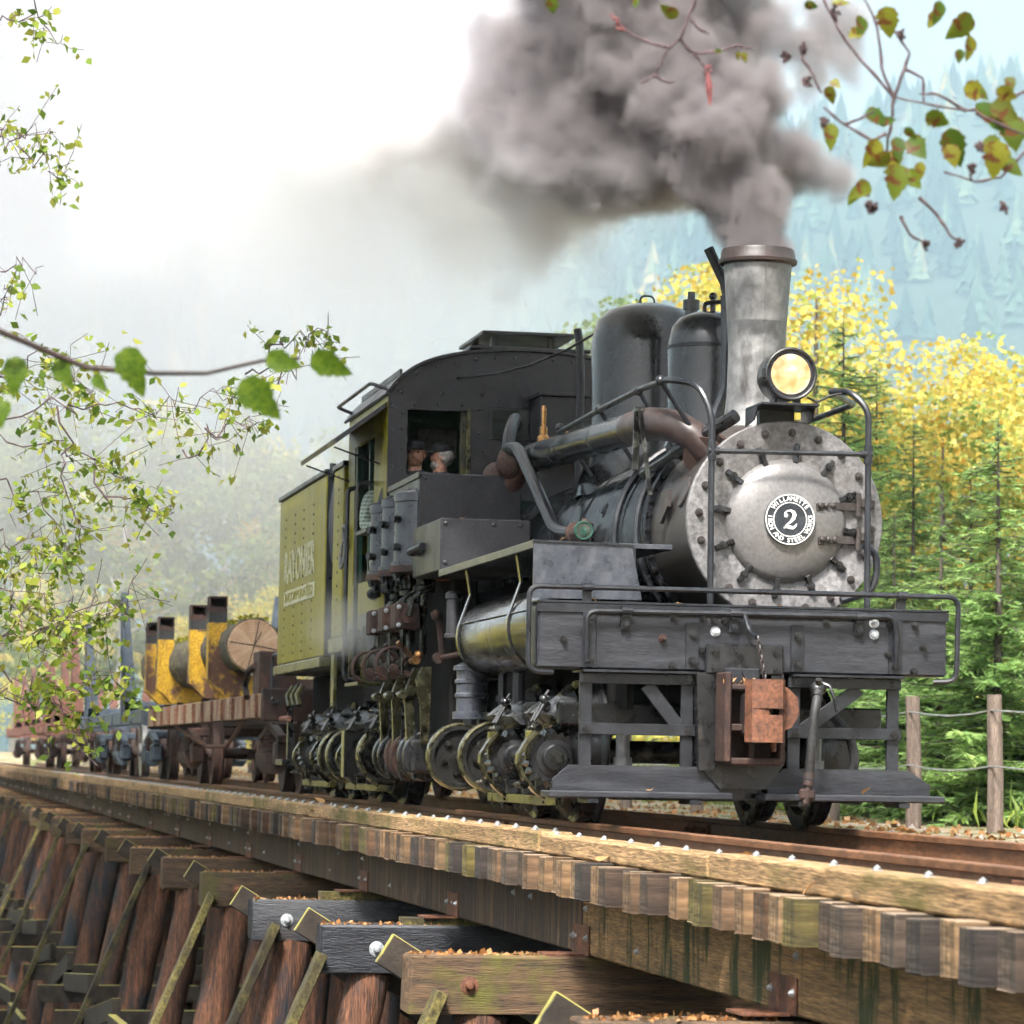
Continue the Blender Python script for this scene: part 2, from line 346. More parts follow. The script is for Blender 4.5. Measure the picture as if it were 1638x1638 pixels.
g = t.n('ShaderNodeNewGeometry'); sp = t.n('ShaderNodeSeparateXYZ'); t.l(g.outputs['True Normal'], sp.inputs[0]); col = t.mix(t.ramp(sp.outputs[2], [(.7, (0, 0, 0)), (.9, (.7, .7, .7))]), col, (.3, .22, .15))
t.bsdf(col, .85, 0, t.mix(.5, n, t.noise(t.coords((1, 1, 12)), 5, 5)), .9, .012)
# log end: rings and radial checks
t = NT('log_end'); tc = t.n('ShaderNodeTexCoord'); sp = t.n('ShaderNodeSeparateXYZ'); t.l(tc.outputs['Object'], sp.inputs[0])
rr = t.math('POWER', t.math('ADD', t.math('MULTIPLY', sp.outputs[1], sp.outputs[1]), t.math('MULTIPLY', sp.outputs[2], sp.outputs[2])), .5)
wv = t.math('SINE', t.math('ADD', t.math('MULTIPLY', rr, 210), t.math('MULTIPLY', t.noise(tc.outputs['Object'], 6, 3), 9)))
ang = t.math('ARCTAN2', sp.outputs[1], sp.outputs[2]); cb = t.n('ShaderNodeCombineXYZ'); t.l(t.math('MULTIPLY', ang, 9), cb.inputs[0]); t.l(rr, cb.inputs[1])
rad = t.mix(.45, t.noise(cb.outputs[0], 1.1, 6, .65), t.noise(tc.outputs['Object'], 5, 5))
col = t.mix(t.ramp(rad, [(.35, (0, 0, 0)), (.75, (1, 1, 1))]), (.3, .16, .08), (.68, .5, .34))
col = t.mix(.25, col, t.ramp(wv, [(0, (.3, .3, .3)), (1, (.8, .8, .8))]), 'OVERLAY')
t.bsdf(col, .8, 0, rad, .4, .01)
# plaid shirt
t = NT('plaid_cloth'); tc = t.n('ShaderNodeTexCoord'); a = t.n('ShaderNodeTexWave', wave_type='BANDS', bands_direction='X'); b = t.n('ShaderNodeTexWave', wave_type='BANDS', bands_direction='Z')
for w in (a, b): w.inputs['Scale'].default_value = 9; t.l(tc.outputs['Object'], w.inputs['Vector'])
col = t.mix(t.ramp(a.outputs[1], [(.6, (0, 0, 0)), (.7, (1, 1, 1))]), (.3, .38, .33), (.1, .17, .14)); col = t.mix(t.ramp(b.outputs[1], [(.6, (0, 0, 0)), (.7, (.7, .7, .7))]), col, (.55, .58, .5))
t.bsdf(col, .85)
# headlight lens (lit lamp)
t = NT('lamp_lens'); tc = t.n('ShaderNodeTexCoord'); nz = t.noise(tc.outputs['Object'], 9, 2)
col = t.ramp(nz, [(.3, (.75, .34, .1)), (.5, (1, .6, .28)), (.68, (1, .9, .75))])
em = t.n('ShaderNodeEmission'); em.inputs['Strength'].default_value = .8; t.l(col, em.inputs['Color'])
gl = t.n('ShaderNodeBsdfGlossy'); gl.inputs['Roughness'].default_value = .05
mx = t.n('ShaderNodeMixShader'); mx.inputs[0].default_value = .12; t.l(em.outputs[0], mx.inputs[1]); t.l(gl.outputs[0], mx.inputs[2]); t.l(mx.outputs[0], t.out.inputs[0])
t = NT('cab_glass'); b = t.bsdf((.03, .035, .03), .12, spec=.6)

def leafmat(name, cols, trans=.45, rough=.55, scale=0.0, obj=0.0):
    t = NT(name); g = t.n('ShaderNodeNewGeometry'); r = g.outputs['Random Per Island']
    if scale:
        tc = t.n('ShaderNodeTexCoord'); nz = t.noise(tc.outputs['Object'], scale, 3)
        r = t.math('ADD', t.math('MULTIPLY', r, .45), t.math('SUBTRACT', t.math('MULTIPLY', nz, 1.3), .35))
    col = t.ramp(r, [(i/(len(cols)-1), c) for i, c in enumerate(cols)])
    if obj:
        oi = t.n('ShaderNodeObjectInfo'); h = t.n('ShaderNodeHueSaturation'); t.l(t.math('ADD', t.math('MULTIPLY', oi.outputs['Random'], 2*obj), 1-obj), h.inputs['Value']); t.l(col, h.inputs['Color']); col = h.outputs[0]
    b = t.bsdf(col, rough, spec=.35)
    tr = t.n('ShaderNodeBsdfTranslucent'); t.l(col, tr.inputs[0]); mx = t.n('ShaderNodeMixShader'); mx.inputs[0].default_value = trans
    t.l(b.outputs[0], mx.inputs[1]); t.l(tr.outputs[0], mx.inputs[2]); t.l(mx.outputs[0], t.out.inputs[0])
leafmat('leaf_yellow', [(.16, .26, .05), (.3, .4, .09), (.48, .54, .14), (.66, .63, .17), (.68, .54, .12), (.6, .4, .07), (.44, .5, .13), (.24, .35, .08)], .5, scale=.55)
leafmat('leaf_orange', [(.46, .19, .025), (.58, .34, .05), (.6, .48, .1), (.28, .36, .09), (.18, .28, .06), (.55, .22, .03)], .5, scale=.7)
leafmat('leaf_green', [(.06, .11, .02), (.12, .2, .03), (.22, .29, .05), (.34, .34, .07)], .45, scale=.5)
leafmat('needle_green', [(.08, .16, .045), (.16, .28, .08), (.28, .42, .13), (.44, .55, .19)], .4, scale=1.0, obj=.2)
t = NT('needle_dark'); at = t.n('ShaderNodeAttribute'); at.attribute_name = 'tone'; at.attribute_type = 'GEOMETRY'
t.bsdf(t.ramp(at.outputs['Fac'], [(0, (.006, .018, .014)), (.4, (.016, .04, .028)), (.75, (.05, .09, .055)), (.95, (.11, .14, .07)), (1, (.24, .18, .08))]), .8, spec=.2)
leafmat('leaf_alder', [(.08, .15, .02), (.16, .25, .03), (.26, .35, .04), (.4, .43, .06), (.3, .3, .05)], .5)
leafmat('leaf_fallen', [(.26, .1, .03), (.36, .17, .055), (.42, .25, .11), (.18, .08, .035)], .15)
# broad leaf seen close: veins and brown patches
t = NT('leaf_close'); v = t.coords((1, 1, 1)); oi = t.n('ShaderNodeObjectInfo')
base = t.ramp(oi.outputs['Random'], [(0, (.06, .12, .012)), (.4, (.13, .18, .015)), (.75, (.28, .26, .02)), (1, (.12, .14, .02))])
col = t.mix(t.ramp(t.noise(v, 3.2, 5), [(.56, (0, 0, 0)), (.66, (1, 1, 1))]), base, (.15, .05, .015))
b = t.bsdf(col, .5, spec=.4); tr = t.n('ShaderNodeBsdfTranslucent'); t.l(col, tr.inputs[0]); mx = t.n('ShaderNodeMixShader'); mx.inputs[0].default_value = .55
t.l(b.outputs[0], mx.inputs[1]); t.l(tr.outputs[0], mx.inputs[2]); t.l(mx.outputs[0], t.out.inputs[0])
t = NT('leaf_front'); v = t.coords((1, 1, 1)); col = t.ramp(t.noise(v, 14, 3), [(.35, (.045, .11, .008)), (.65, (.15, .22, .015))])
b = t.bsdf(col, .45, spec=.4); tr = t.n('ShaderNodeBsdfTranslucent'); t.l(col, tr.inputs[0]); mx = t.n('ShaderNodeMixShader'); mx.inputs[0].default_value = .55
t.l(b.outputs[0], mx.inputs[1]); t.l(tr.outputs[0], mx.inputs[2]); t.l(mx.outputs[0], t.out.inputs[0])
# ground: leaf-strewn gravel beside the line, forest floor further off
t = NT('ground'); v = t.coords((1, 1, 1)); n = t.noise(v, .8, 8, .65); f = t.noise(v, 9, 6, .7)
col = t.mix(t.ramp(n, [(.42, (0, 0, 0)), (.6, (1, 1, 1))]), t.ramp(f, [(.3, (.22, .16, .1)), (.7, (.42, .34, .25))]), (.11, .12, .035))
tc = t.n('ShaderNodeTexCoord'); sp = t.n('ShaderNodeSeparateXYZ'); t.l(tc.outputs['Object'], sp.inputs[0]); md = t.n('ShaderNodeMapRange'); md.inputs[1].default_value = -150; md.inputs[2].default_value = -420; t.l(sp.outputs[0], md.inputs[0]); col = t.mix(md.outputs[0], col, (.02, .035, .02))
mr = t.n('ShaderNodeMapRange'); mr.inputs[1].default_value = -.3; mr.inputs[2].default_value = -.9; t.l(sp.outputs[2], mr.inputs[0]); col = t.mix(mr.outputs[0], col, t.ramp(f, [(.3, (.012, .011, .006)), (.7, (.035, .03, .014))]))  # low ground painted darker to give the shade beneath the trestle
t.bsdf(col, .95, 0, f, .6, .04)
# ================================================================ terrain
def sstep(a, b, x):
    t = np.clip((x-a)/(b-a), 0, 1); return t*t*(3-2*t)
def vnoise(x, y, s, seed=0):
    r = np.random.default_rng(seed); A = r.random((64, 64)); u = x/s; w = y/s
    i = np.floor(u).astype(int); j = np.floor(w).astype(int); fu = u-i; fv = w-j; fu = fu*fu*(3-2*fu); fv = fv*fv*(3-2*fv)
    g = lambda a, b: A[a % 64, b % 64]
    return (g(i, j)*(1-fu)+g(i+1, j)*fu)*(1-fv)+(g(i, j+1)*(1-fu)+g(i+1, j+1)*fu)*fv
def ground_h(x, y):
    x = np.asarray(x, float); y = np.asarray(y, float)
    h = -.24+.05*(vnoise(x, y, 1.7, 1)-.5)+.03*(vnoise(x, y, .5, 2)-.5)
    ravine = sstep(15, 7, x)*sstep(-118, -104, x)
    bank = 1-sstep(-1.2, 2.6, y)                      # falls away below the trestle
    nearrise = sstep(-13, -24, y)                     # opposite bank
    h = h-ravine*bank*(1-.8*nearrise)*5.6+ravine*bank*.5*(vnoise(x, y, 2.3, 3)-.5)
    h = h-(1-ravine)*sstep(-1.6, -3.4, y)*sstep(0, 8, x)*1.1
    h = h+sstep(9, 30, y)*1.2*sstep(-10, -40, x)+sstep(40, 120, -x)*.6
    # hillside beyond the forest
    d = -x; ridge = 330+.29*np.clip(y, -400, 1700)+60*(vnoise(x, y, 480, 5)-.5)+24*(vnoise(x, y, 150, 6)-.5)
    h = h+ridge*sstep(700, 2950, d)*(1-.4*sstep(3000, 3500, d))
    return h
def axis_pts(segs):
    out = []
    for a, b, n in segs: out += list(np.linspace(a, b, n, endpoint=False))
    return np.array(out+[segs[-1][1]])
gx = axis_pts([(-3600, -1000, 50), (-1000, -220, 30), (-220, -80, 35), (-80, 24, 208), (24, 60, 18), (60, 400, 12)])
gy = axis_pts([(-1500, -120, 24), (-120, -26, 24), (-26, -6, 30), (-6, 14, 90), (14, 60, 46), (60, 2200, 80)])
X, Y = np.meshgrid(gx, gy, indexing='ij'); Z = ground_h(X, Y)
me = bpy.data.meshes.new('ground'); nx_, ny_ = len(gx), len(gy)
idx = np.arange(nx_*ny_).reshape(nx_, ny_)
F = np.stack([idx[:-1, :-1], idx[1:, :-1], idx[1:, 1:], idx[:-1, 1:]], -1).reshape(-1, 4)
me.from_pydata(np.stack([X, Y, Z], -1).reshape(-1, 3).tolist(), [], F.tolist())
me.polygons.foreach_set('use_smooth', [True]*len(me.polygons))
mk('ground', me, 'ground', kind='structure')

def quads(name, V, mat, parent=None, **kw):
    "V: (n,k,3) polygons of k corners"
    V = np.asarray(V, dtype=np.float32); n, k = V.shape[:2]; me = bpy.data.meshes.new(name)
    me.vertices.add(n*k); me.vertices.foreach_set('co', V.ravel()); me.loops.add(n*k); me.loops.foreach_set('vertex_index', np.arange(n*k, dtype=np.int32))
    me.polygons.add(n); me.polygons.foreach_set('loop_start', np.arange(0, n*k, k, dtype=np.int32)); me.polygons.foreach_set('loop_total', np.full(n, k, dtype=np.int32))
    me.update(); me.validate(); return me if mat is None else mk(name, me, mat, parent, **kw)
def leaves(P, size, aspect=.62, seed=0, flat=0.0, droop=None):
    "rhombus leaves at points P, random attitude"
    r = np.random.default_rng(seed); n = len(P); d = r.normal(size=(n, 3)); d[:, 2] *= (1-flat)
    if droop is not None: d = d*.5+np.asarray(droop)
    d /= np.linalg.norm(d, axis=1, keepdims=True); e = r.normal(size=(n, 3)); e[:, 2] *= (1-flat)
    w = np.cross(d, e); w /= np.linalg.norm(w, axis=1, keepdims=True)+1e-9
    s = (size*(.6+.8*r.random(n)))[:, None] if np.isscalar(size) else (size*(.6+.8*r.random(n)))[:, None]
    nrm = np.cross(d, w)*s*.12
    return np.stack([P, P+d*s*.45+w*s*aspect*.5+nrm, P+d*s, P+d*s*.45-w*s*aspect*.5+nrm], 1)

# leaf litter and stones beside the track
n = 9000
lx = rng.uniform(-90, 16, n); ly = 1.75+rng.gamma(1.3, 2.2, n); P = np.stack([lx, ly, ground_h(lx, ly)+.01], 1)
quads('leaf_litter', leaves(P, .075, .8, 3, .75), 'leaf_fallen', kind='stuff', label='fallen brown leaves strewn over gravel beside the track', cat='leaves')
n = 5000; lx = rng.uniform(-90, 16, n); ly = 1.5+rng.gamma(1.2, 1.1, n); P = np.stack([lx, ly, ground_h(lx, ly)-.02], 1)
oc = np.array([(1, 0, 0), (0, 1, 0), (-1, 0, 0), (0, -1, 0), (0, 0, 1)], float)
s = rng.uniform(.02, .05, n); jit = 1+.35*rng.normal(size=(n, 5, 1)); VV = P[:, None, :]+oc[None]*s[:, None, None]*jit
tri = VV[:, [[0, 1, 4], [1, 2, 4], [2, 3, 4], [3, 0, 4]], :].reshape(-1, 3, 3)
pm('stone', (.25, .23, .21), (.45, .42, .38), 3, (.85, .95)); quads('gravel', tri, 'stone', kind='stuff', label='pale gravel along the far side of the track', cat='gravel')
# low grass and weeds at the forest edge
n = 16000; lx = rng.uniform(-70, 5, n); ly = 6.2+rng.gamma(2.2, 2.2, n); P = np.stack([lx, ly, ground_h(lx, ly)], 1)
quads('undergrowth', leaves(P, .42, .1, 8, 0, (0, 0, 1.1)), 'leaf_green', kind='stuff', label='low green weeds along the forest edge behind the fence', cat='undergrowth')

# ================================================================ trestle
BX = [6.395-4.577*i for i in range(23)]
trestle = thing('timber_trestle', 'long weathered timber trestle bridge carrying the track on pile bents', 'bridge', (0, 0, -.75))
trestle.location = (0, 0, 0)
# ties: a few meshes shared by all
tie_me = []
for k in range(6):
    b = MB(); w = random.uniform(.17, .215); h = .205
    b.box(-w/2, w/2, -1.42+random.uniform(-.03, .03), 1.42, -h, 0, random.uniform(.002, .006))
    V = np.array(b.v); V += rng.normal(0, .002, V.shape); b.v = [tuple(q) for q in V]
    tie_me.append(b.mesh('railroad_tie', 30))
    tie_me[-1].materials.append(MAT['tie_wood'])
x = 11.4; i = 0; TIES = []
while x > -58:
    o = mk('railroad_tie', tie_me[random.randrange(6)], None, trestle, (x, random.uniform(-.035, .03), -.165+random.uniform(-.008, .004)), (0, random.uniform(-.01, .01), random.uniform(-.018, .018)))
    TIES.append(x); x -= random.uniform(.315, .365); i += 1
far_ties = MB()
while x > -100:
    far_ties.box(x-.1, x+.1, -1.42+random.uniform(-.04, .03), 1.42, -.37, -.165); x -= .34
far_ties.build('railroad_ties', 'tie_wood', trestle, kind='stuff')
# guard timbers (near and far) with galvanised bolts
bolt = MB().box(-.018, .018, -.018, .018, 0, .005).box(-.012, .012, -.012, .012, .004, .018, .003).cyl((0, 0, .01), (0, 0, .024), .006, n=8).mesh('bolt'); bolt.materials.append(MAT['galvanised'])
sbolt = MB().hexb((0, 0, 0), (0, -1, 0), .015, .022).mesh('bolt'); sbolt.materials.append(MAT['galvanised'])
for side in (-1, 1):
    gx_ = [12.2, 5.6, 1.35, -3.2, -8.9, -14.6, -20.8, -27, -33.5, -40, -47, -54, -61, -69, -77, -85, -93, -100]
    for a, b_ in zip(gx_, gx_[1:]):
        dz = random.uniform(-.008, .008); y0, y1 = sorted((side*1.085, side*(1.3+random.uniform(-.008, .008))))
        g = MB(); g.box(b_+.012, a-.012, y0, y1, -.165, -.045+dz, .012)
        go = g.build('guard_timber', 'guard_wood', trestle)
        for k, tx in enumerate([q for q in TIES if b_+.1 < q < a-.1]):
            if side > 0 and (k % 3 or tx < -20): continue
            if k % 2 == 0 or tx < 2: mk('bolt', bolt, None, go, (tx, side*(1.17 if (k % 2 == 0) else 1.23), -.045+dz), (0, 0, random.random()))
# stringers: one beam per span pair under each rail, three plies wide
for side in (-1, 1):
    ends = [11.4]+[BX[i] for i in range(1, 23, 2)]+[-100]
    for k, (a, b_) in enumerate(zip(ends, ends[1:])):
        for ply, (y0, y1) in enumerate(((1.121, .92), (.905, .71), (.695, .5))):
            s = MB(); s.box(b_+.01, a-.01, side*y0, side*y1, -.742, -.372, .012)
            st = s.build('stringer', 'cut_timber' if (k == 0 and ply == 0) else 'dark_timber', trestle)
            if ply == 0 and side < 0:
                for q in (a-.12, a-1.6, a-2.2, (a+b_)/2, b_+1.5, b_+.12):
                    mk('bolt', sbolt, None, st, (q, -1.121, random.choice((-.47, -.64))))
# bents
plate_bolt = sbolt
for i, bx in enumerate(BX):
    cz = -.748-(.0 if i % 3 else .02)-(.05 if i in (2, 3) else 0); y_end = -2.13+random.uniform(-.05, .05)
    mat = 'creosote' if i in (2, 3) else 'cap_timber'
    c = MB(); c.box(bx-.16, bx+.16, y_end, 2.1, cz-.345, cz-.004, .014); V = np.array(c.v); V += rng.normal(0, .004, V.shape); c.v = [tuple(q) for q in V]
    cap = c.build('bent_cap', mat, trestle)
    # bolt with washer on the near end of the cap's front face
    b = MB(); b.lathe([(.055, 0), (.055, .008), (.028, .012), (.028, .03), (.02, .042), (0, .046)], (bx+.16, y_end+.3+.05*(i % 3), cz-.17), (1, 0, 0), 14)
    b.build('cap_bolt', 'rust' if i in (1, 4) else 'galvanised', cap)
    # moss and fallen leaves on top of the cap
    n = 220; P = np.stack([rng.uniform(bx-.14, bx+.14, n), rng.uniform(y_end+.03, -1.15, n), np.full(n, cz-.002)], 1)
    quads('leaf_litter', leaves(P, .035, .8, 40+i, .6), 'leaf_fallen', cap, kind='stuff')
    # steel clip plate joining stringer and cap
    p = MB(); p.box(bx-.24, bx+.24, -1.133, -1.124, -.742, -.57, .002); p.box(bx-.15, bx+.15, -1.36, -1.136, -.747, -.735)
    pl = p.build('clip_plate', 'rust', trestle)
    for dx in (-.19, .19): mk('bolt', sbolt, None, pl, (bx+dx, -1.134, -.64))
    if cz < -.77:
        MB().box(bx-.12, bx+.12, -1.5, -.4, cz-.002, -.75).build('shim_block', 'mossy_plank', trestle)
    # piles: outer ones battered
    gz = float(ground_h(bx, -2))-1
    for y0, bat in ((-1.72, -.2), (-.92, -.07), (-.05, 0), (.9, .07), (1.7, .2)):
        r = random.uniform(.155, .19); top = cz-.342; zb = -6.6; L = top-zb
        pts = []; rad = []
        for k in range(9):
            f = k/8; pts.append((bx+random.uniform(-.012, .012)+random.uniform(-.02, .02)*f, y0+bat*L*f*(1 if y0 < 0 else 1), top-L*f)); rad.append(r*(1+.18*f)*random.uniform(.96, 1.04))
        MB().tube(pts, r, 14, rad=rad).build('pile', 'pile_wood', trestle, smooth=60)
    # sway braces on both faces, girts
    if i % 2 == 0 or i < 4: MB().bar((bx+.24, -1.9-.1*(i % 3), cz-.2), (bx+.24, -3.15-.1*(i % 3), -3.95), .07, .2, .006, upv=(1, 0, 0)).build('sway_brace', 'mossy_plank', trestle)
    MB().bar((bx-.21, y_end-.1, cz+.02), (bx-.21, 2.4, -3.6), .075, .2, .006, upv=(1, 0, 0), roll=math.pi/2).build('sway_brace', 'brace_wood', trestle)
    MB().box(bx+.17, bx+.24, -3.0, 2.6, -3.0, -2.76, .006).build('girt', 'brace_wood', trestle)
    MB().box(bx-.24, bx-.17, -3.3, 2.8, -4.4, -4.15, .006).build('girt', 'brace_wood', trestle)
# longitudinal girts between bents
for y, z in ((-2.55, -2.5), (-2.75, -4)):
    for a, b_ in zip(BX[1:], BX[2:]):
        MB().bar((a, y, z+random.uniform(-.1, .1)), (b_, y-.05, z-random.uniform(0, .9)), .09, .24, .006).build('longitudinal_girt', 'brace_wood', trestle)

# ================================================================ track
track = thing('railway_track', 'pair of rusty brown steel rails spiked to the trestle ties', 'railway track')
RP = [(-.069, -.155), (-.069, -.147), (-.012, -.135), (-.008, -.045), (-.034, -.036), (-.036, -.006), (-.03, 0), (.03, 0), (.036, -.006), (.034, -.036), (.008, -.045), (.012, -.135), (.069, -.147), (.069, -.155)]
for yy in (-.7525, .7525):
    for a, b_ in ((60, 8.9), (8.895, -2.9), (-2.905, -14.7), (-14.705, -110)):
        MB().prism([(yy+u, w) for u, w in RP], 'x', b_, a).build('rail', 'rail_steel', track, smooth=30)
    j = MB()
    for jx in (8.9, -2.9):
        for s in (-1, 1):
            j = MB(); j.box(jx-.3, jx+.3, yy+s*.012, yy+s*.04, -.13, -.05, .005)
            for k in range(4): j.hexb((jx-.24+.16*k, yy+s*.04, -.09), (0, s, 0), .02, .04)
            j.build('joint_bar', 'rust', track)
spike = MB().box(-.02, .02, -.03, .03, 0, .028, .006).mesh('spike'); spike.materials.append(MAT['rust_dark'])
plate = MB().box(-.09, .09, -.17, .17, -.008, .008, .003).mesh('tie_plate'); plate.materials.append(MAT['rust_dark'])
for tx in TIES[:60]:
    for yy in (-.7525, .7525):
        mk('tie_plate', plate, None, track, (tx, yy, -.16))
        for s in (-1, 1): mk('spike', spike, None, track, (tx+s*.03, yy+s*.085, -.15))
# fence
fence = thing('wire_fence', 'grey wooden post and wire fence along the forest edge behind the locomotive', 'fence')
FP = [(-7.4, 6.4), (-11.25, 5.81), (-13.11, 5.53), (-15.4, 5.3), (-18, 5.2), (-21, 5.1), (-25, 5.05), (-29, 5), (-34, 5)]
for k, (x, y) in enumerate(FP):
    g = float(ground_h(x, y)); lean = random.uniform(-.02, .02)
    tp = 1.12+random.uniform(-.03, .03)
    MB().tube([(x, y, g-.2), (x, y+lean*.4, g+.6), (x, y-.02, tp)], .08, 9, rad=[.088, .082, .076]).build('fence_post', 'fence_wood', fence, smooth=60)
for z in (.98, .42):
    pts = []
    for (x, y), (x2, y2) in zip(FP, FP[1:]):
        for f in (0, .25, .5, .75): pts.append((x+(x2-x)*f+.07, y+(y2-y)*f-.07, z-.05*math.sin(math.pi*f)))
    MB().tube(pts, .009, 5).build('wire_strand', 'wire', fence)
# ================================================================ locomotive
loco = thing('steam_locomotive', 'black geared steam locomotive with silver smokebox front and lit headlight', 'locomotive')
def P_(name, mb, mat, parent=None, **kw): return mb.build(name, mat, parent or loco, **kw)
BY, BZ = .41, 1.945
# ---- frame
for y in (-.5, .42):
    P_('frame_beam', MB().box(-9.1, .92, y, y+.09, .74, 1.06, .01), 'soot_black')
P_('frame_deck', MB().box(-9.1, .95, -.62, 1.24, 1.06, 1.1), 'soot_black')
P_('ash_pan', MB().prism([(-.45, 1.05), (-.55, .72), (.75, .72), (1.1, 1.35), (-.1, 1.4)], 'x', -6.0, -3.4), 'soot_black')
P_('cylinder_saddle', MB().prism([(-.62, 1.0), (-.45, 1.75), (.1, 1.7), (.1, 1.0)], 'x', -6.3, -3.3), 'soot_black')
# ---- front beam
beam = P_('buffer_beam', MB().box(.92, 1.2, -1.3, 1.3, .957, 1.352, .012), 'black_wood')
P_('beam_cap_plate', MB().box(.86, 1.215, -1.31, 1.31, 1.356, 1.372, .003), 'black_steel', beam)
P_('beam_cap_angle', MB().box(1.204, 1.213, -1.31, 1.31, 1.3, 1.354, .002), 'black_steel', beam)
P_('beam_shelf', MB().box(.9, 1.24, -1.02, -.3, .938, .953, .002), 'black_steel', beam)
P_('beam_shelf', MB().box(.9, 1.24, .3, 1.02, .938, .953, .002), 'black_steel', beam)
P_('end_plate', MB().box(.95, 1.17, -1.312, -1.302, .98, 1.33, .003), 'black_steel', beam)
bb = [(-1.141, 1.132), (-.453, 1.283), (-.268, 1.283), (-.196, 1.27), (-.281, 1.087), (.919, 1.089), (1.145, 1.141), (1.091, 1.275), (1.086, .985), (-.457, .988), (.929, 1.275), (-.13, 1.275), (.52, 1.275)]
for y, z in bb: P_('bolt', MB().hexb((1.201, y, z), (1, 0, 0), .018, .045), 'black_machine', beam)
P_('bolt', MB().hexb((1.201, -.522, 1.155), (1, 0, 0), .02, .045), 'rust_dark', beam)
for y, z in ((-.187, 1.205), (.828, 1.281), (.829, 1.211)): P_('bright_bolt', MB().hexb((1.201, y, z), (1, 0, 0), .024, .03), 'galvanised', beam)
for y, z0, z1 in ((-.98, .965, 1.31), (-.333, .965, 1.255), (.335, .965, 1.255), (.965, .965, 1.3)):
    st = P_('beam_strap', MB().box(1.203, 1.216, y-.042, y+.042, z0, z1, .003), 'black_steel', beam)
    for z in (z0+.05, z1-.07): P_('bolt', MB().hexb((1.216, y, z), (1, 0, 0), .022, .035), 'black_machine', st)
# ---- step frames below the beam
for s in (-1, 1):
    sf = P_('step_frame', MB(), 'black_steel') if 0 else None
    a, b = (-.983, -.345) if s < 0 else (.335, .972)
    for y in (a, b): P_('step_post', MB().box(1.12, 1.15, y-.039, y+.039, .21, .957, .004), 'black_steel')
    for z0, z1, w in ((.87, .935, .05), (.558, .628, .05)):
        cb = P_('step_crossbar', MB().box(1.153, 1.175, a-.045, b+.045, z0, z1, .003), 'black_steel')
        for y in (a, b): P_('bolt', MB().hexb((1.176, y, (z0+z1)/2), (1, 0, 0), .02, .022), 'black_machine', cb)
    d0, d1 = ((a+.38, .87), (b-.05, .61)) if s < 0 else ((b-.22, .87), (a+.05, .6))
    P_('diagonal_brace', MB().bar((1.135, *d0), (1.135, *d1), .085, .03, .003, upv=(1, 0, 0)), 'black_steel')
    yc = (a+b)/2
    e0, e1 = (-1.19, -.145) if s < 0 else (.16, 1.2)
    P_('step_board', MB().prism([(e0, .215), (e0, .28), (e0+.1, .37), (e1-.14, .37), (e1, .28), (e1, .215)], 'x', 1.155, 1.2), 'black_wood')
    P_('step_tread', MB().box(1.15, 1.42, e0-.07, e1+.03, .172, .214, .008), 'black_wood')
    for y in (a, b): P_('tread_bracket', MB().box(1.1, 1.41, y-.035, y+.035, .14, .17, .003), 'black_steel')
# ---- grab rails on the beam
def rail_tube(pts, r=.017, n=8, rr=.07):
    "polyline with rounded corners"
    P = [Vector(p) for p in pts]; out = [P[0]]
    for i in range(1, len(P)-1):
        a = (P[i-1]-P[i]); b = (P[i+1]-P[i]); k = min(rr, a.length*.45, b.length*.45); a = P[i]+a.normalized()*k; b = P[i]+b.normalized()*k
        for f in (0, .25, .5, .75, 1): out.append(a*(1-f)**2+P[i]*2*f*(1-f)+b*f*f)
    return MB().tube(out+[P[-1]], r, n)
hr = P_('beam_handrail', rail_tube([(1.18, -1.2, .93), (1.22, -1.36, .935), (1.23, -1.365, 1.455), (1.23, 1.365, 1.455), (1.22, 1.36, .93), (1.18, 1.22, .925)]), 'black_steel')
for y in (-1.0, 1.0): P_('rail_bracket', MB().box(1.2, 1.212, y-.03, y+.03, 1.37, 1.45, .002).cyl((1.23, y-.03, 1.455), (1.23, y+.03, 1.455), .026, n=10), 'black_steel', hr)
gr = P_('lift_lever', rail_tube([(1.235, -1.0, 1.0), (1.265, -1.012, 1.31), (1.265, .95, 1.32), (1.235, .965, 1.0)], .018), 'black_steel')
P_('lift_arm', rail_tube([(1.265, -.02, 1.317), (1.3, .01, 1.2), (1.42, .02, 1.165)], .016), 'black_steel', gr)
for y in (-.76, -.075, .726): P_('rail_bracket', MB().box(1.217, 1.228, y-.032, y+.032, 1.2, 1.29, .002).cyl((1.265, y-.035, 1.317), (1.265, y+.035, 1.317), .027, n=10).box(1.22, 1.27, y-.03, y+.03, 1.28, 1.3).hexb((1.228, y, 1.235), (1, 0, 0), .022, .03), 'black_steel', gr)
# chain
ch = MB()
for k in range(9):
    z = 1.15-.03*k; c = Vector((1.44+.02*k, .022+.001*k, z)); ax = (1, 0, .2) if k % 2 else (0, 1, 0)
    a_, b_ = frame(Vector(ax).normalized()); pts = []
    for i in range(10):
        t_ = 2*math.pi*i/10; pts.append(c+Vector((0, 0, 1))*.024*math.sin(t_)+(Vector((0, 1, 0)) if k % 2 else Vector((1, 0, 0)))*.012*math.cos(t_))
    ch.tube(pts, .005, 5, True)
P_('chain', ch, 'rust_pipe', kind='stuff')
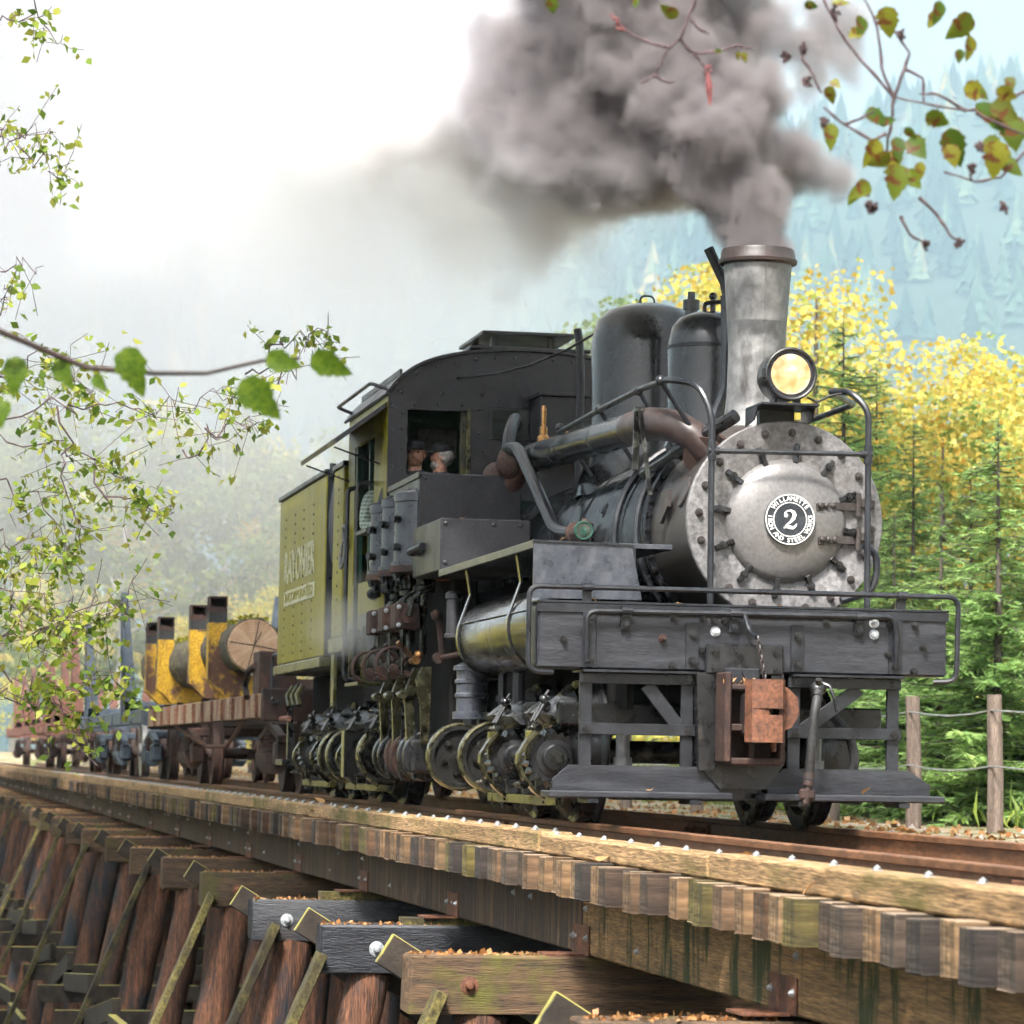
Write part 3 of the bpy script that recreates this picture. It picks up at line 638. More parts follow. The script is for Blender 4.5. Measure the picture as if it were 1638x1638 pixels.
# ---- coupler
dp = P_('draft_plate', MB().box(1.205, 1.262, -.255, .235, .94, 1.125, .01), 'black_machine')
for y in (-.2, -.05, .19):
    for z in (1.08, .98): P_('bolt', MB().hexb((1.262, y, z), (1, 0, 0), .022, .035), 'black_machine', dp)
P_('coupler_yoke', MB().prism([(-.31, .95), (-.29, .35), (-.19, .35), (-.19, .95)], 'x', 1.0, 1.25).prism([(.24, .95), (.24, .4), (.19, .4), (.16, .95)], 'x', 1.0, 1.25).prism([(-.3, .4), (-.15, .24), (.15, .24), (.26, .4)], 'x', 1.0, 1.22), 'black_machine')
P_('cross_member', MB().box(.95, 1.1, -.8, .8, .16, .36, .01), 'black_machine')
P_('pilot_plate', MB().prism([(-.36, .6), (-.36, .52), (-.12, .26), (.2, .26), (.3, .4), (.3, .6)], 'x', 1.02, 1.06), 'black_machine')
cp = thing_ = P_('coupler', MB().box(1.26, 1.52, -.195, -.155, .4, .95, .01).box(1.26, 1.5, -.155, .17, .385, .43, .01).box(1.26, 1.5, -.155, .0, .59, .635, .008).box(1.26, 1.42, -.02, .02, .43, .6, .006).box(1.26, 1.52, -.155, .03, .84, .875, .008).box(1.26, 1.5, .15, .19, .4, .62, .01).box(1.25, 1.3, -.15, .15, .43, .84), 'rust_dark')
P_('coupler_lug', MB().prism([(-.05, .95), (-.02, .95), (.03, .86), (0, .86)], 'x', 1.3, 1.36).box(1.28, 1.33, -.15, .07, .87, .98, .01), 'black_steel', cp)
P_('coupler_head', MB().box(1.42, 1.62, -.085, .0, .56, .83, .02).box(1.4, 1.56, -.03, .12, .52, .86, .03), 'rust_pipe', cp)
P_('knuckle', MB().prism([(1.55, -.06), (1.62, -.1), (1.7, -.075), (1.725, 0), (1.72, .11), (1.66, .14), (1.58, .12)], 'z', .73, .905).prism([(1.55, -.06), (1.62, -.1), (1.7, -.075), (1.725, 0), (1.72, .11), (1.66, .14), (1.58, .12)], 'z', .525, .69).prism([(1.55, -.06), (1.62, -.1), (1.7, -.075), (1.715, 0), (1.71, .03), (1.64, .05), (1.58, .04)], 'z', .685, .735), 'rust', cp)
P_('guard_arm', MB().prism([(.12, .62), (.12, .87), (.17, .86), (.235, .8), (.245, .7), (.2, .62), (.16, .6)], 'x', 1.5, 1.6), 'rust', cp)
P_('pin', MB().cyl((1.55, .1, .47), (1.55, .1, .54), .018, n=8), 'rust', cp)
n = 60; PP = np.stack([rng.uniform(1.35, 1.52, n), rng.uniform(-.2, .0, n), np.full(n, .88)+rng.uniform(-.01, .02, n)], 1)
mk('fallen_needles', quads('fallen_needles', leaves(PP, .04, .3, 77), None), 'leaf_fallen', cp, kind='stuff')
# ---- air hose
P_('air_hose', MB().tube([(1.3, .45, .9), (1.36, .43, .86), (1.42, .405, .79), (1.44, .385, .7), (1.44, .372, .55), (1.43, .365, .42), (1.42, .36, .34)], .029, 12, rad=[.03]*7), 'rubber')
P_('hose_fitting', MB().sphere((1.35, .43, .86), .05, 12, 8).tube([(1.33, .46, .9), (1.37, .5, .88), (1.38, .53, .8), (1.38, .545, .72)], .011, 6).cyl((1.36, .43, .86), (1.4, .42, .92), .02, n=8).torus((1.4, .41, .81), (-.6, .3, .8), .032, .008, 14, 6), 'black_machine')
P_('hose_coupling', MB().cyl((1.42, .36, .35), (1.42, .358, .31), .036, n=14).cyl((1.42, .36, .3), (1.42, .356, .27), .034, n=14).box(1.38, 1.44, .3, .4, .18, .25, .015).cyl((1.42, .36, .28), (1.42, .34, .16), .022, n=10).torus((1.42, .33, .16), (0, 1, 0), .02, .007, 12, 6), 'rust_pipe')
# ---- boiler
smk = P_('smokebox', MB().lathe([(.6, -.52), (.632, -.5), (.632, .55)], (0, BY, BZ), (1, 0, 0), 64), 'smokebox_steel')
P_('front_ring', MB().lathe([(.37, .552), (.632, .552), (.645, .56), (.645, .598), (.637, .606), (.39, .606), (.375, .6)], (0, BY, BZ), (1, 0, 0), 64), 'graphite', smk)
P_('smokebox_flange', MB().lathe([(.6, -.56), (.672, -.56), (.678, -.55), (.678, -.5), (.672, -.49), (.6, -.49)], (0, BY, BZ), (1, 0, 0), 64), 'black_steel', smk)
for k in range(44):
    t_ = 2*math.pi*k/44; c = (-.485, BY+.655*math.cos(t_), BZ+.655*math.sin(t_))
    if math.cos(t_) < .3: P_('flange_bolt', MB().hexb(c, (1, 0, 0), .016, .035), 'black_machine', smk)
for k in range(20):
    t_ = 2*math.pi*(k+.5)/20+.09; P_('ring_bolt', MB().hexb((.607, BY+.568*math.cos(t_), BZ+.568*math.sin(t_)), (1, 0, 0), .02, .04), 'smokebox_steel', smk)
door = P_('smokebox_door', MB().lathe([(.392, .6), (.396, .618), (.385, .64), (.36, .66), (.3, .685), (.22, .705), (.12, .717), (0, .72)], (0, BY, BZ), (1, 0, 0), 56), 'graphite_door', smk)
for k in range(12):
    t_ = math.radians(-20+30*k+12); 
    if abs(math.cos(t_)) > .999: pass
    c = Vector((.62, BY+.445*math.cos(t_), BZ+.445*math.sin(t_))); dirv = Vector((0, -math.cos(t_), -math.sin(t_)))
    q = MB().bar(c-dirv*.055, c+dirv*.075+Vector((.02, 0, 0)), .036, .032, .006, upv=(1, 0, 0)).hexb(c+Vector((.016, 0, 0)), (1, 0, 0), .02, .04)
    P_('door_clamp', q, 'black_machine', door)
for z, y0 in ((BZ+.1, .585), (BZ-.115, .6)):
    h = MB(); h.bar((.712, y0, z-.012), (.665, .72, z), .05, .016, .003, upv=(1, 0, 0)).bar((.67, .715, z), (.63, .87, z), .05, .018, .003, upv=(1, 0, 0)).bar((.63, .87, z+.03), (.63, .99, z+.02), .055, .03, .004, upv=(1, 0, 0)).cyl((.65, .88, z-.06), (.65, .88, z+.09), .018, n=10)
    for k in range(3): h.rivet((.722-.014*k, y0+.025+.045*k, z), (1, 0, 0), .02)
    P_('door_hinge', h, 'smokebox_steel', door)
# number plate
pb = Vector((.735, BY-.005, BZ)); badge = P_('number_plate', MB().lathe([(.155, -.03), (.163, -.02), (.163, .004), (.158, .01), (0, .01)], pb, (1, 0, 0), 48), 'enamel_black', smk)
P_('plate_rim', MB().torus(pb+Vector((.01, 0, 0)), (1, 0, 0), .158, .0042, 48, 6).torus(pb+Vector((.01, 0, 0)), (1, 0, 0), .108, .0036, 48, 6), 'enamel_white', badge)
lt = MB()
def ring_text(txt, a_mid, r, step, top):
    n_ = len(txt)
    for i, chh in enumerate(txt):
        if chh == ' ': continue
        a = math.radians(a_mid+(-(i-(n_-1)/2)*step if top else (i-(n_-1)/2)*step))
        c = pb+Vector((.0125, math.cos(a)*r, math.sin(a)*r))
        upd = Vector((0, math.cos(a), math.sin(a)))*(1 if top else -1); rd = upd.cross(Vector((1, 0, 0)))
        rd = Vector((0, upd.z, -upd.y))
        M = Matrix(((0, 0, 1, c.x), (rd.y, upd.y, 0, c.y), (rd.z, upd.z, 0, c.z), (0, 0, 0, 1)))
        text_mb(chh, .038, .004, 1.0, .0012, M, lt)
ring_text('WILLAMETTE', 90, .133, 11.5, True); ring_text('IRON AND STEEL WORKS', 271, .133, 10.4, False)
P_('lettering', lt, 'enamel_white', badge, smooth=0, kind='stuff')
two = MB(); S_ = .126/185
def two_pts(pts): return [((x-890)*S_, (908-y)*S_, w*S_) for x, y, w in pts]
for st in ([(836, 866, 16), (842, 842, 14), (864, 826, 12), (894, 823, 18), (921, 838, 32), (931, 866, 38), (920, 899, 34), (892, 930, 22), (858, 956, 14), (830, 988, 12)], [(828, 990, 14), (848, 976, 22), (882, 978, 32), (914, 985, 30), (938, 972, 18), (952, 946, 10)]):
    L_, R_ = strip2(two_pts(st))
    for i in range(len(L_)-1): two.prism([(pb.y+p[0], pb.z+p[1]) for p in (L_[i], L_[i+1], R_[i+1], R_[i])], 'x', pb.x+.0105, pb.x+.0145)
two.cyl((pb.x+.0105, pb.y+(848-890)*S_, pb.z+(908-870)*S_), (pb.x+.0145, pb.y+(848-890)*S_, pb.z+(908-870)*S_), 19*S_, n=18)
P_('numeral', two, 'enamel_white', badge, smooth=0)
# barrel
bar = P_('boiler_barrel', MB().lathe([(.64, -6.25), (.68, -6.2), (.68, -4.2), (.66, -4.15), (.66, -.56), (.62, -.5)], (0, BY, BZ), (1, 0, 0), 72), 'boiler_jacket')
for xb in (-1.42, -.72, -2.75, -3.95):
    P_('jacket_band', MB().lathe([(.655, xb-.03), (.667, xb-.028), (.667, xb+.028), (.655, xb+.03)], (0, BY, BZ), (1, 0, 0), 64), 'black_steel' if xb > -2 else 'boiler_jacket', bar)
for xb in (-1.3, -.62):
    P_('hoop_pipe', MB().tube([(xb, BY+.7*math.cos(t_), BZ+.7*math.sin(t_)) for t_ in [math.radians(120+6*i) for i in range(18)]], .026, 8), 'black_steel', bar)
P_('washout_plug', MB().lathe([(.05, 0), (.05, .012), (.03, .014), (.03, .03), (0, .03)], (-2.0, BY-.655*math.cos(.35), BZ+.655*math.sin(.35)), (0, -math.cos(.35), math.sin(.35)), 14), 'black_steel', bar)
P_('maker_plate', MB().lathe([(.105, -.01), (.105, .006), (.098, .012), (0, .012)], (.36, BY-.632*math.cos(.3), BZ+.632*math.sin(.3)), (0, -math.cos(.3), math.sin(.3)), 24), 'smokebox_steel', smk)
# chimney
st = P_('chimney', MB().lathe([(.34, 2.42), (.3, 2.52), (.245, 2.6), (.21, 2.68), (.196, 2.8), (.189, 3.1), (.198, 3.3), (.215, 3.55), (.226, 3.69), (.2, 3.69), (.17, 3.0)], (-.1, BY-.02, 0), (0, 0, 1), 48), 'stack_metal')
P_('chimney_cap', MB().lathe([(.2, 3.685), (.228, 3.682), (.258, 3.695), (.262, 3.715), (.247, 3.735), (.243, 3.772), (.236, 3.79), (.215, 3.79), (.205, 3.7)], (-.1, BY-.02, 0), (0, 0, 1), 48), 'rust_pipe', st)
P_('chimney_saddle', MB().lathe([(.4, 2.36), (.37, 2.5), (.31, 2.56), (.25, 2.6)], (-.1, BY-.02, 0), (0, 0, 1), 40), 'smokebox_steel', st)
P_('chimney_seam', MB().tube([(.098, BY-.02, 2.78), (.092, BY-.02, 3.1), (.1, BY-.02, 3.3), (.118, BY-.02, 3.55), (.127, BY-.02, 3.68)], .006, 6), 'stack_metal', st)
P_('exhaust_pipe', MB().tube([(-.45, .18, 2.66), (-.46, .27, 2.9), (-.47, .285, 3.5), (-.48, .26, 3.62), (-.5, .15, 3.85)], .036, 10), 'black_steel')
P_('stack_side_pipe', rail_tube([(-.62, .3, 3.55), (-.6, .32, 2.95), (-.5, .25, 2.7), (-.3, .0, 2.55), (.1, -.12, 2.38)], .034, 10, .12), 'black_steel')
# domes
def dome(name, x, r, zt, hz, mat='dome_paint'):
    o = P_(name, MB().lathe([(r*1.28, 2.38), (r*1.2, 2.52), (r*1.06, 2.62), (r*1.0, 2.72), (r, zt-hz), (r*.985, zt-hz*.8), (r*.9, zt-hz*.42), (r*.72, zt-hz*.18), (r*.4, zt-hz*.04), (0, zt)], (x, BY-.01, 0), (0, 0, 1), 48), mat); return o
d1 = dome('sand_dome', -3.42, .43, 3.86, .34); d2 = dome('steam_dome', -1.45, .295, 3.55, .27)
P_('dome_band', MB().lathe([(.29, 3.275), (.302, 3.28), (.302, 3.3), (.29, 3.305)], (-1.45, BY-.01, 0), (0, 0, 1), 40), 'black_steel', d2)
P_('lifting_loop', rail_tube([(-3.42, .33, 3.84), (-3.42, .34, 3.92), (-3.42, .44, 3.92), (-3.42, .45, 3.84)], .008, 6, .05), 'black_steel', d1)
P_('dome_handle', rail_tube([(-1.45, .36, 3.54), (-1.45, .36, 3.61), (-1.3, .5, 3.61), (-1.3, .5, 3.5)], .016, 7, .03), 'black_steel', d2)
P_('dome_valve', MB().cyl((-1.45, .42, 3.53), (-1.45, .42, 3.66), .02, n=8).sphere((-1.45, .42, 3.66), .03, 8, 6), 'black_machine', d2)
P_('safety_valve', MB().cyl((-2.4, .49, 2.6), (-2.4, .49, 3.69), .05, n=12).cyl((-2.4, .49, 3.69), (-2.4, .49, 3.76), .062, n=14).cyl((-2.4, .49, 3.76), (-2.4, .49, 3.82), .028, n=10), 'dome_paint')
# headlight
hl = P_('headlight', MB().lathe([(.06, -.3), (.13, -.27), (.162, -.2), (.166, 0), (.17, .005), (.17, .03), (.158, .035), (.152, .03)], (.76, .385, 2.868), (1, 0, 0), 40), 'black_steel')
P_('lens', MB().lathe([(.152, .02), (.12, .034), (.06, .042), (0, .044)], (.76, .385, 2.868), (1, 0, 0), 40), 'lamp_lens', hl)
P_('headlight_rim', MB().torus((.795, .385, 2.868), (1, 0, 0), .16, .012, 40, 8), 'black_machine', hl)
P_('headlight_hinge', MB().box(.7, .79, .2, .235, 2.84, 2.9, .005), 'black_machine', hl)
P_('headlight_bracket', MB().box(.4, .82, .19, .57, 2.665, 2.682, .003).prism([(.4, 2.665), (.7, 2.665), (.62, 2.585), (.4, 2.56)], 'y', .19, .2).prism([(.4, 2.665), (.72, 2.665), (.66, 2.585), (.4, 2.56)], 'y', .56, .57).box(.6, .72, .3, .32, 2.68, 2.72).box(.6, .72, .45, .47, 2.68, 2.72).box(.38, .46, .27, .5, 2.5, 2.665), 'black_steel', hl)
P_('headlight_wire', MB().tube([(.55, .56, 2.75), (.57, .62, 2.72), (.6, .7, 2.76), (.68, .8, 2.78)], .008, 6), 'rubber', hl)
# front hand rails
P_('front_handrail', rail_tube([(.8, -.123, 1.37), (.8, -.128, 2.6), (.72, -.2, 2.79), (.45, -.33, 2.845), (-.3, -.35, 2.857), (-1.6, -.35, 2.846), (-3.05, -.35, 2.82)], .021, 9, .12), 'black_steel')
P_('front_handrail', rail_tube([(.8, .9, 1.37), (.8, .897, 2.66), (.72, .8, 2.78), (.5, .72, 2.8), (-.4, 1.15, 2.82), (-3, 1.17, 2.82)], .021, 9, .1), 'black_steel')
P_('handrail_crossbar', MB().cyl((.8, -.12, 2.36), (.8, .895, 2.372), .016, n=8).cyl((.8, -.15, 2.36), (.8, -.08, 2.36), .027, n=10).cyl((.8, .85, 2.372), (.8, .92, 2.372), .027, n=10).cyl((.8, -.123, 2.3), (.8, -.125, 2.42), .028, n=10).cyl((.8, .897, 2.31), (.8, .9, 2.43), .028, n=10), 'black_steel')
for x in (.3, -.35, -1.6, -3.0):
    P_('handrail_stanchion', MB().cyl((x, -.35, 2.85), (x-.02, -.1, 2.5), .017, n=8).sphere((x, -.35, 2.852), .034, 10, 6), 'black_steel')
P_('drain_pipe', rail_tube([(.7, .9, 1.8), (.7, .99, 1.74), (.7, .99, 1.6), (.7, .95, 1.5), (.72, .75, 1.44)], .024, 8, .04), 'black_steel')
# steam delivery pipe
sp_ = P_('steam_pipe', MB().cyl((-.55, -.3, 2.63), (-4.55, -.3, 2.745), .112, n=24).lathe([(.112, 0), (.116, .01), (.116, .03), (.112, .04)], (-1.7, -.3, 2.66), (-1, 0, .028), 24).lathe([(.112, 0), (.116, .01), (.116, .03), (.112, .04)], (-2.9, -.3, 2.695), (-1, 0, .028), 24), 'boiler_jacket')
P_('pipe_elbow', MB().tube([(-.7, -.3, 2.635), (-.45, -.3, 2.63), (-.2, -.295, 2.62), (.0, -.27, 2.6), (.16, -.2, 2.57), (.24, -.1, 2.5), (.25, -.02, 2.4), (.22, .05, 2.3)], .1, 18, rad=[.116, .114, .11, .108, .105, .1, .098, .095]), 'rust_pipe', sp_)
P_('elbow_flange', MB().cyl((.3, -.06, 2.36), (.18, .02, 2.42), .14, n=20), 'rust_dark', sp_)
P_('bell_crank', MB().bar((-.15, -.4, 2.69), (-.1, -.42, 2.3), .045, .018, .003, upv=(1, 0, 0)).bar((-.05, -.4, 2.68), (.1, -.36, 2.12), .03, .015, .003, upv=(1, 0, 0)).cyl((-.15, -.42, 2.69), (-.15, -.36, 2.69), .035, n=10), 'oiled_steel')
P_('reach_rod', MB().cyl((.1, -.2, 2.4), (.5, .1, 2.62), .045, n=10).cyl((.1, -.2, 2.4), (-.4, -.3, 2.3), .03, n=8), 'black_machine')
P_('bracket_plate', MB().prism([(-.05, 1.95), (.16, 2.05), (.16, 2.16), (-.02, 2.16)], 'y', -.26, -.235), 'smokebox_steel')
# feed pipe with check valve
P_('feed_pipe', rail_tube([(-5.0, -.46, 2.62), (-4.6, -.46, 2.83), (-4.12, -.46, 2.8), (-3.45, -.46, 2.49), (-2.75, -.42, 2.06), (-2.3, -.35, 2.02)], .048, 10, .16), 'cab_steel')
P_('check_valve', MB().cyl((-2.4, -.36, 2.02), (-1.85, -.4, 2.01), .062, n=12).cyl((-2.15, -.36, 2.0), (-2.15, -.3, 2.1), .05, n=10).lathe([(.08, 0), (.085, .02), (.08, .05)], (-2.25, -.37, 2.02), (1, 0, 0), 12), 'rust_dark')
vw = MB().torus((-1.78, -.41, 2.01), (1, -.1, 0), .06, .009, 20, 6)
for k in range(14):
    t_ = 2*math.pi*k/14; vw.cyl((-1.78, -.41, 2.01), (-1.78, -.41+.06*math.cos(t_), 2.01+.06*math.sin(t_)), .004, n=5)
P_('valve_wheel', vw, 'green_paint')
P_('pipe_joint', MB().sphere((-4.55, -.42, 2.72), .15, 12, 8, (1, .8, 1)).sphere((-4.75, -.5, 2.62), .12, 10, 8).cyl((-4.5, -.35, 2.7), (-4.9, -.6, 2.1), .09, n=12), 'rust_dark')
P_('whistle', MB().lathe([(.03, 2.78), (.05, 2.82), (.05, 2.88), (.03, 2.9), (.03, 2.96), (.016, 2.97), (.02, 3.1), (.012, 3.13), (0, 3.13)], (-4.1, -.26, 0), (0, 0, 1), 14), 'brass')
for dx in (.3, .75): P_('gauge_cock', MB().cyl((-4.1+dx, -.27, 2.78), (-4.1+dx, -.22, 2.86), .016, n=8), 'brass')
P_('cab_pipe', rail_tube([(-5.6, -.2, 3.12), (-5.2, -.28, 3.14), (-4.9, -.38, 3.0), (-4.7, -.44, 2.75)], .05, 10, .12), 'cab_steel')
P_('stand_pipe', MB().tube([(-5.0, .2, 2.6), (-5.0, .21, 3.4), (-5.0, .195, 3.75), (-5.02, .18, 3.85)], .034, 9), 'cab_steel')
P_('turret_box', MB().box(-6.15, -5.7, .02, .62, 2.9, 3.38, .008).box(-6.16, -5.67, 0, .64, 3.38, 3.41, .004), 'cab_steel')
P_('bell_cord', MB().tube([(-4.6+(.9+.3)*0-1.55, -.6+.28*0, 3.55)]+[(-6.15+(2.7)*f, -.55+.9*f, 3.56+.32*f*f-.06*math.sin(math.pi*f)) for f in (.2, .4, .6, .8, 1)], .01, 6), 'rubber')
# ---- running board, apron, air reservoir
rb = P_('running_board', MB().box(-3.2, .5, -1.2, -.3, 1.745, 1.779, .004), 'sheet_steel')
P_('running_board_edge', MB().box(-3.15, .5, -1.214, -1.202, 1.73, 1.782, .003), 'board_edge', rb)
P_('apron_plate', MB().prism([(-1.205, 1.415), (-1.205, 1.776), (-.57, 1.764), (-.5, 1.42)], 'x', .503, .52), 'sheet_steel', rb)
P_('apron_angle', MB().prism([(-1.21, 1.772), (-1.21, 1.785), (-.56, 1.773), (-.56, 1.76)], 'x', .49, .53), 'black_steel', rb)
P_('board_post', MB().box(.42, .5, -1.1, -1.04, 1.37, 1.745, .004).box(.42, .5, -.6, -.54, 1.37, 1.745), 'black_steel', rb)
ar = P_('air_reservoir', MB().lathe([(0, -2.62), (.1, -2.61), (.2, -2.56), (.255, -2.46), (.272, -2.36), (.272, .3), (.255, .4), (.2, .48), (.1, .53), (0, .54)], (0, -.93, 1.255), (1, 0, 0), 48), 'black_gloss')
P_('reservoir_seam', MB().cyl((-2.36, -1.19, 1.35), (.3, -1.19, 1.35), .006, n=6), 'black_gloss', ar)
for x in (-2.3, -.35):
    pts = [(-.66, 1.74), (-.655, 1.3)]+[(-.93+.28*math.cos(a), 1.255+.28*math.sin(a)) for a in [math.radians(d) for d in range(-10, -191, -12)]]+[(-1.205, 1.32), (-1.12, 1.56), (-1.15, 1.74)]
    P_('reservoir_strap', MB().band(pts, 'x', x-.035, x+.035, .012), 'black_gloss', ar)
for x, y, z0, z1, r in ((-2.6, -1.045, .7, 1.06, .112),):
    pmp = P_('air_pump_cylinder', MB().lathe([(r*.5, z0-.06), (r*.5, z0-.02), (r*1.22, z0-.02), (r*1.22, z0+.03), (r, z0+.035), (r, z0+.13), (r*1.1, z0+.14), (r*1.1, z0+.16), (r, z0+.17), (r, z0+.23), (r*1.1, z0+.24), (r*1.1, z0+.26), (r, z0+.27), (r, z1-.03), (r*1.2, z1-.03), (r*1.2, z1), (r*.6, z1+.03), (0, z1+.03)], (x, y, 0), (0, 0, 1), 24), 'sheet_steel')
P_('upper_cylinder', MB().lathe([(.05, 1.27), (.07, 1.28), (.07, 1.3), (.055, 1.31), (.055, 1.56), (.065, 1.565), (.065, 1.6), (.04, 1.62), (0, 1.62)], (-3.0, -1.12, 0), (0, 0, 1), 18), 'cab_steel')
P_('drip_pipe', MB().cyl((-1.9, -.95, .62), (-1.9, -.95, 1.02), .028, n=8).cyl((-1.9, -.95, .8), (-1.9, -.95, .84), .045, n=8), 'cab_steel')
P_('drip_cup', MB().cyl((-1.1, -.98, .78), (-1.1, -.98, .98), .045, n=10).cyl((-1.1, -.98, .9), (-1.1, -1.02, 1.02), .02, n=6), 'cab_steel')
P_('oil_cup', MB().cyl((-3.4, -.85, .7), (-3.4, -.85, .86), .01, n=6).cyl((-3.4, -.85, .86), (-3.4, -.85, .94), .028, n=10), 'brass')
P_('frame_skirt', MB().box(-3.3, .85, -.66, -.62, .72, 1.36), 'soot_black')
# ---- tool boxes over the cylinders
lb = P_('lower_tool_box', MB().box(-4.5, -3.19, -1.2, -.52, 1.782, 2.171, .01), 'cab_steel')
ub = P_('upper_tool_box', MB().box(-6.18, -4.54, -1.15, -.34, 2.15, 2.615, .01), 'cab_steel')
P_('box_edge', MB().box(-6.17, -4.53, -1.165, -1.152, 2.575, 2.622, .003), 'board_edge', ub)
for bx_, x, ys, zs in ((lb, -3.188, (-1.16, -.8, -.6), (1.84, 2.13)), (ub, -4.538, (-1.11, -.75, -.45), (2.2, 2.57))):
    for y in ys:
        for z in zs: P_('rivet', MB().rivet((x, y, z), (1, 0, 0), .018), 'cab_steel', bx_)
P_('drain_stub', MB().cyl((-4.3, -1.2, 1.98), (-4.2, -1.27, 1.97), .035, n=10).cyl((-4.2, -1.27, 1.97), (-3.9, -1.22, 2.0), .03, n=10), 'cab_steel')
# ---- three vertical cylinders with valve gear
for k, x in enumerate((-4.86, -5.55, -6.22)):
    cy = P_('steam_cylinder', MB().lathe([(.2, 1.9), (.262, 1.9), (.262, 1.93), (.245, 1.935), (.24, 2.4), (.25, 2.405), (.25, 2.47), (.2, 2.5), (0, 2.5)], (x, -1.05, 0), (0, 0, 1), 32), 'sheet_steel')
    P_('cylinder_flange', MB().lathe([(.1, 1.84), (.27, 1.845), (.275, 1.86), (.27, 1.898), (.1, 1.9)], (x, -1.05, 0), (0, 0, 1), 28), 'rust_dark', cy)
    for j in range(10):
        a = math.pi*.55+j*.35; P_('flange_bolt', MB().hexb((x+.235*math.cos(a), -1.05+.235*math.sin(a), 1.845), (0, 0, -1), .016, .05), 'black_machine', cy)
    for z in (2.04, 2.26): P_('cylinder_cock', MB().cyl((x+.1, -1.27, z), (x+.13, -1.33, z), .03, n=8).cyl((x+.13, -1.3, z-.03), (x+.13, -1.3, z+.03), .014, n=6), 'black_machine', cy)
    P_('piston_gland', MB().lathe([(.09, 1.7), (.09, 1.74), (.06, 1.76), (.06, 1.84)], (x, -1.05, 0), (0, 0, 1), 16).cyl((x, -1.05, 1.2), (x, -1.05, 1.75), .028, n=10), 'oiled_steel', cy)
    vc = P_('valve_chest', MB().box(x-.1, x+.16, -1.3, -1.1, 1.4, 1.6, .012).cyl((x+.17, -1.2, 1.5), (x+.2, -1.2, 1.5), .06, n=10), 'rust_dark')
    for z in (1.43, 1.57): P_('bolt', MB().hexb((x+.161, -1.27, z), (1, 0, 0), .014, .03), 'galvanised', vc)
    P_('valve_rod', MB().cyl((x+.05, -1.22, 1.05), (x+.05, -1.22, 1.42), .012, n=8).cyl((x-.02, -1.22, 1.05), (x-.02, -1.22, 1.42), .012, n=8), 'oiled_steel')
    P_('steam_elbow', MB().tube([(x+.2, -1.0, 1.75), (x+.22, -1.1, 1.7), (x+.22, -1.18, 1.62), (x+.2, -1.2, 1.5)], .022, 8).tube([(x+.27, -1.0, 1.75), (x+.29, -1.1, 1.7), (x+.29, -1.18, 1.62), (x+.27, -1.2, 1.5)], .016, 8), 'oiled_steel')
    P_('drain_cock', MB().cyl((x, -1.23, 1.72), (x, -1.25, 1.86), .012, n=6).cyl((x+.1, -1.26, 1.76), (x+.12, -1.27, 1.88), .01, n=6).sphere((x+.05, -1.25, 1.78), .03, 8, 6), 'black_machine')
    lk = MB()
    for s in (-1, 1): lk.tube([(x+s*.05, -1.22+.14*math.cos(a)-.06, 1.13+.13*math.sin(a)) for a in [math.radians(d) for d in range(20, 250, 15)]], .012, 6)
    lk.bar((x, -1.32, 1.08), (x, -1.02, 1.02), .1, .05, .008).cyl((x-.07, -1.28, 1.1), (x+.07, -1.28, 1.1), .03, n=8)
    P_('valve_link', lk, 'rust_dark')
    P_('rocker', MB().cyl((x-.05, -1.12, 1.16), (x+.14, -1.12, 1.16), .035, n=10).sphere((x+.12, -1.1, 1.2), .04, 8, 6).bar((x, -1.1, 1.15), (x+.05, -1.26, 1.3), .03, .03), 'brass' if k == 0 else 'rust_pipe')
    P_('crosshead', MB().prism([(-1.21, .88), (-1.13, 1.1), (-1.09, 1.1), (-1.1, .88)], 'x', x+.02, x+.1).cyl((x-.02, -1.22, .89), (x+.15, -1.22, .89), .035, n=10), 'foliage_lit_steel')
    cr = [(-1.2, .88), (-1.18, .54), (-1.2, .46), (-1.2, .36), (-1.09, .36), (-1.09, .46), (-1.11, .54), (-1.13, .88)]
    P_('connecting_rod', MB().prism(cr, 'x', x+.04, x+.1).box(x+.1, x+.106, -1.17, -1.145, .56, .84), 'foliage_lit_steel')
    P_('crank_web', MB().lathe([(.19, -.05), (.2, -.04), (.2, .04), (.19, .05)], (x+.16, -1.02, .41), (1, 0, 0), 24).lathe([(.19, -.05), (.2, -.04), (.2, .04), (.19, .05)], (x-.12, -1.02, .41), (1, 0, 0), 24).cyl((x-.1, -1.02, .47), (x+.14, -1.02, .47), .06, n=12), 'rust_dark' if k == 1 else 'black_machine')
    P_('bearing_cap', MB().box(x+.22, x+.34, -1.17, -.86, .28, .54, .02).hexb((x+.28, -1.14, .28), (0, 0, -1), .02, .06).hexb((x+.28, -.92, .28), (0, 0, -1), .02, .06).cyl((x+.28, -1.14, .5), (x+.28, -1.14, .62), .014, n=6), 'black_machine')
P_('guide_column', MB().prism([(-1.12, .5), (-1.13, .8), (-1.17, 1.0), (-1.12, 1.1), (-1.05, 1.1), (-1.06, .5)], 'x', -4.46, -4.4), 'foliage_lit_steel')
P_('guide_spring', MB().tube([(-4.7+.035*math.cos(a), -1.08+.035*math.sin(a), .84+.004*a) for a in [i*.5 for i in range(100)]], .009, 5), 'oiled_steel')
P_('rocker_link', MB().bar((-4.45, -1.0, 1.5), (-4.4, -.97, 1.16), .04, .05, .006).cyl((-4.44, -1.0, 1.17), (-4.34, -1.0, 1.17), .045, n=12).cyl((-4.4, -.98, 1.17), (-3.0, -.9, 1.2), .022, n=8).sphere((-4.42, -1.02, 1.5), .045, 8, 6), 'rust_dark')
P_('crosshead_frame', MB().box(-6.6, -4.4, -.9, -.7, .5, 1.85, .02), 'soot_black')
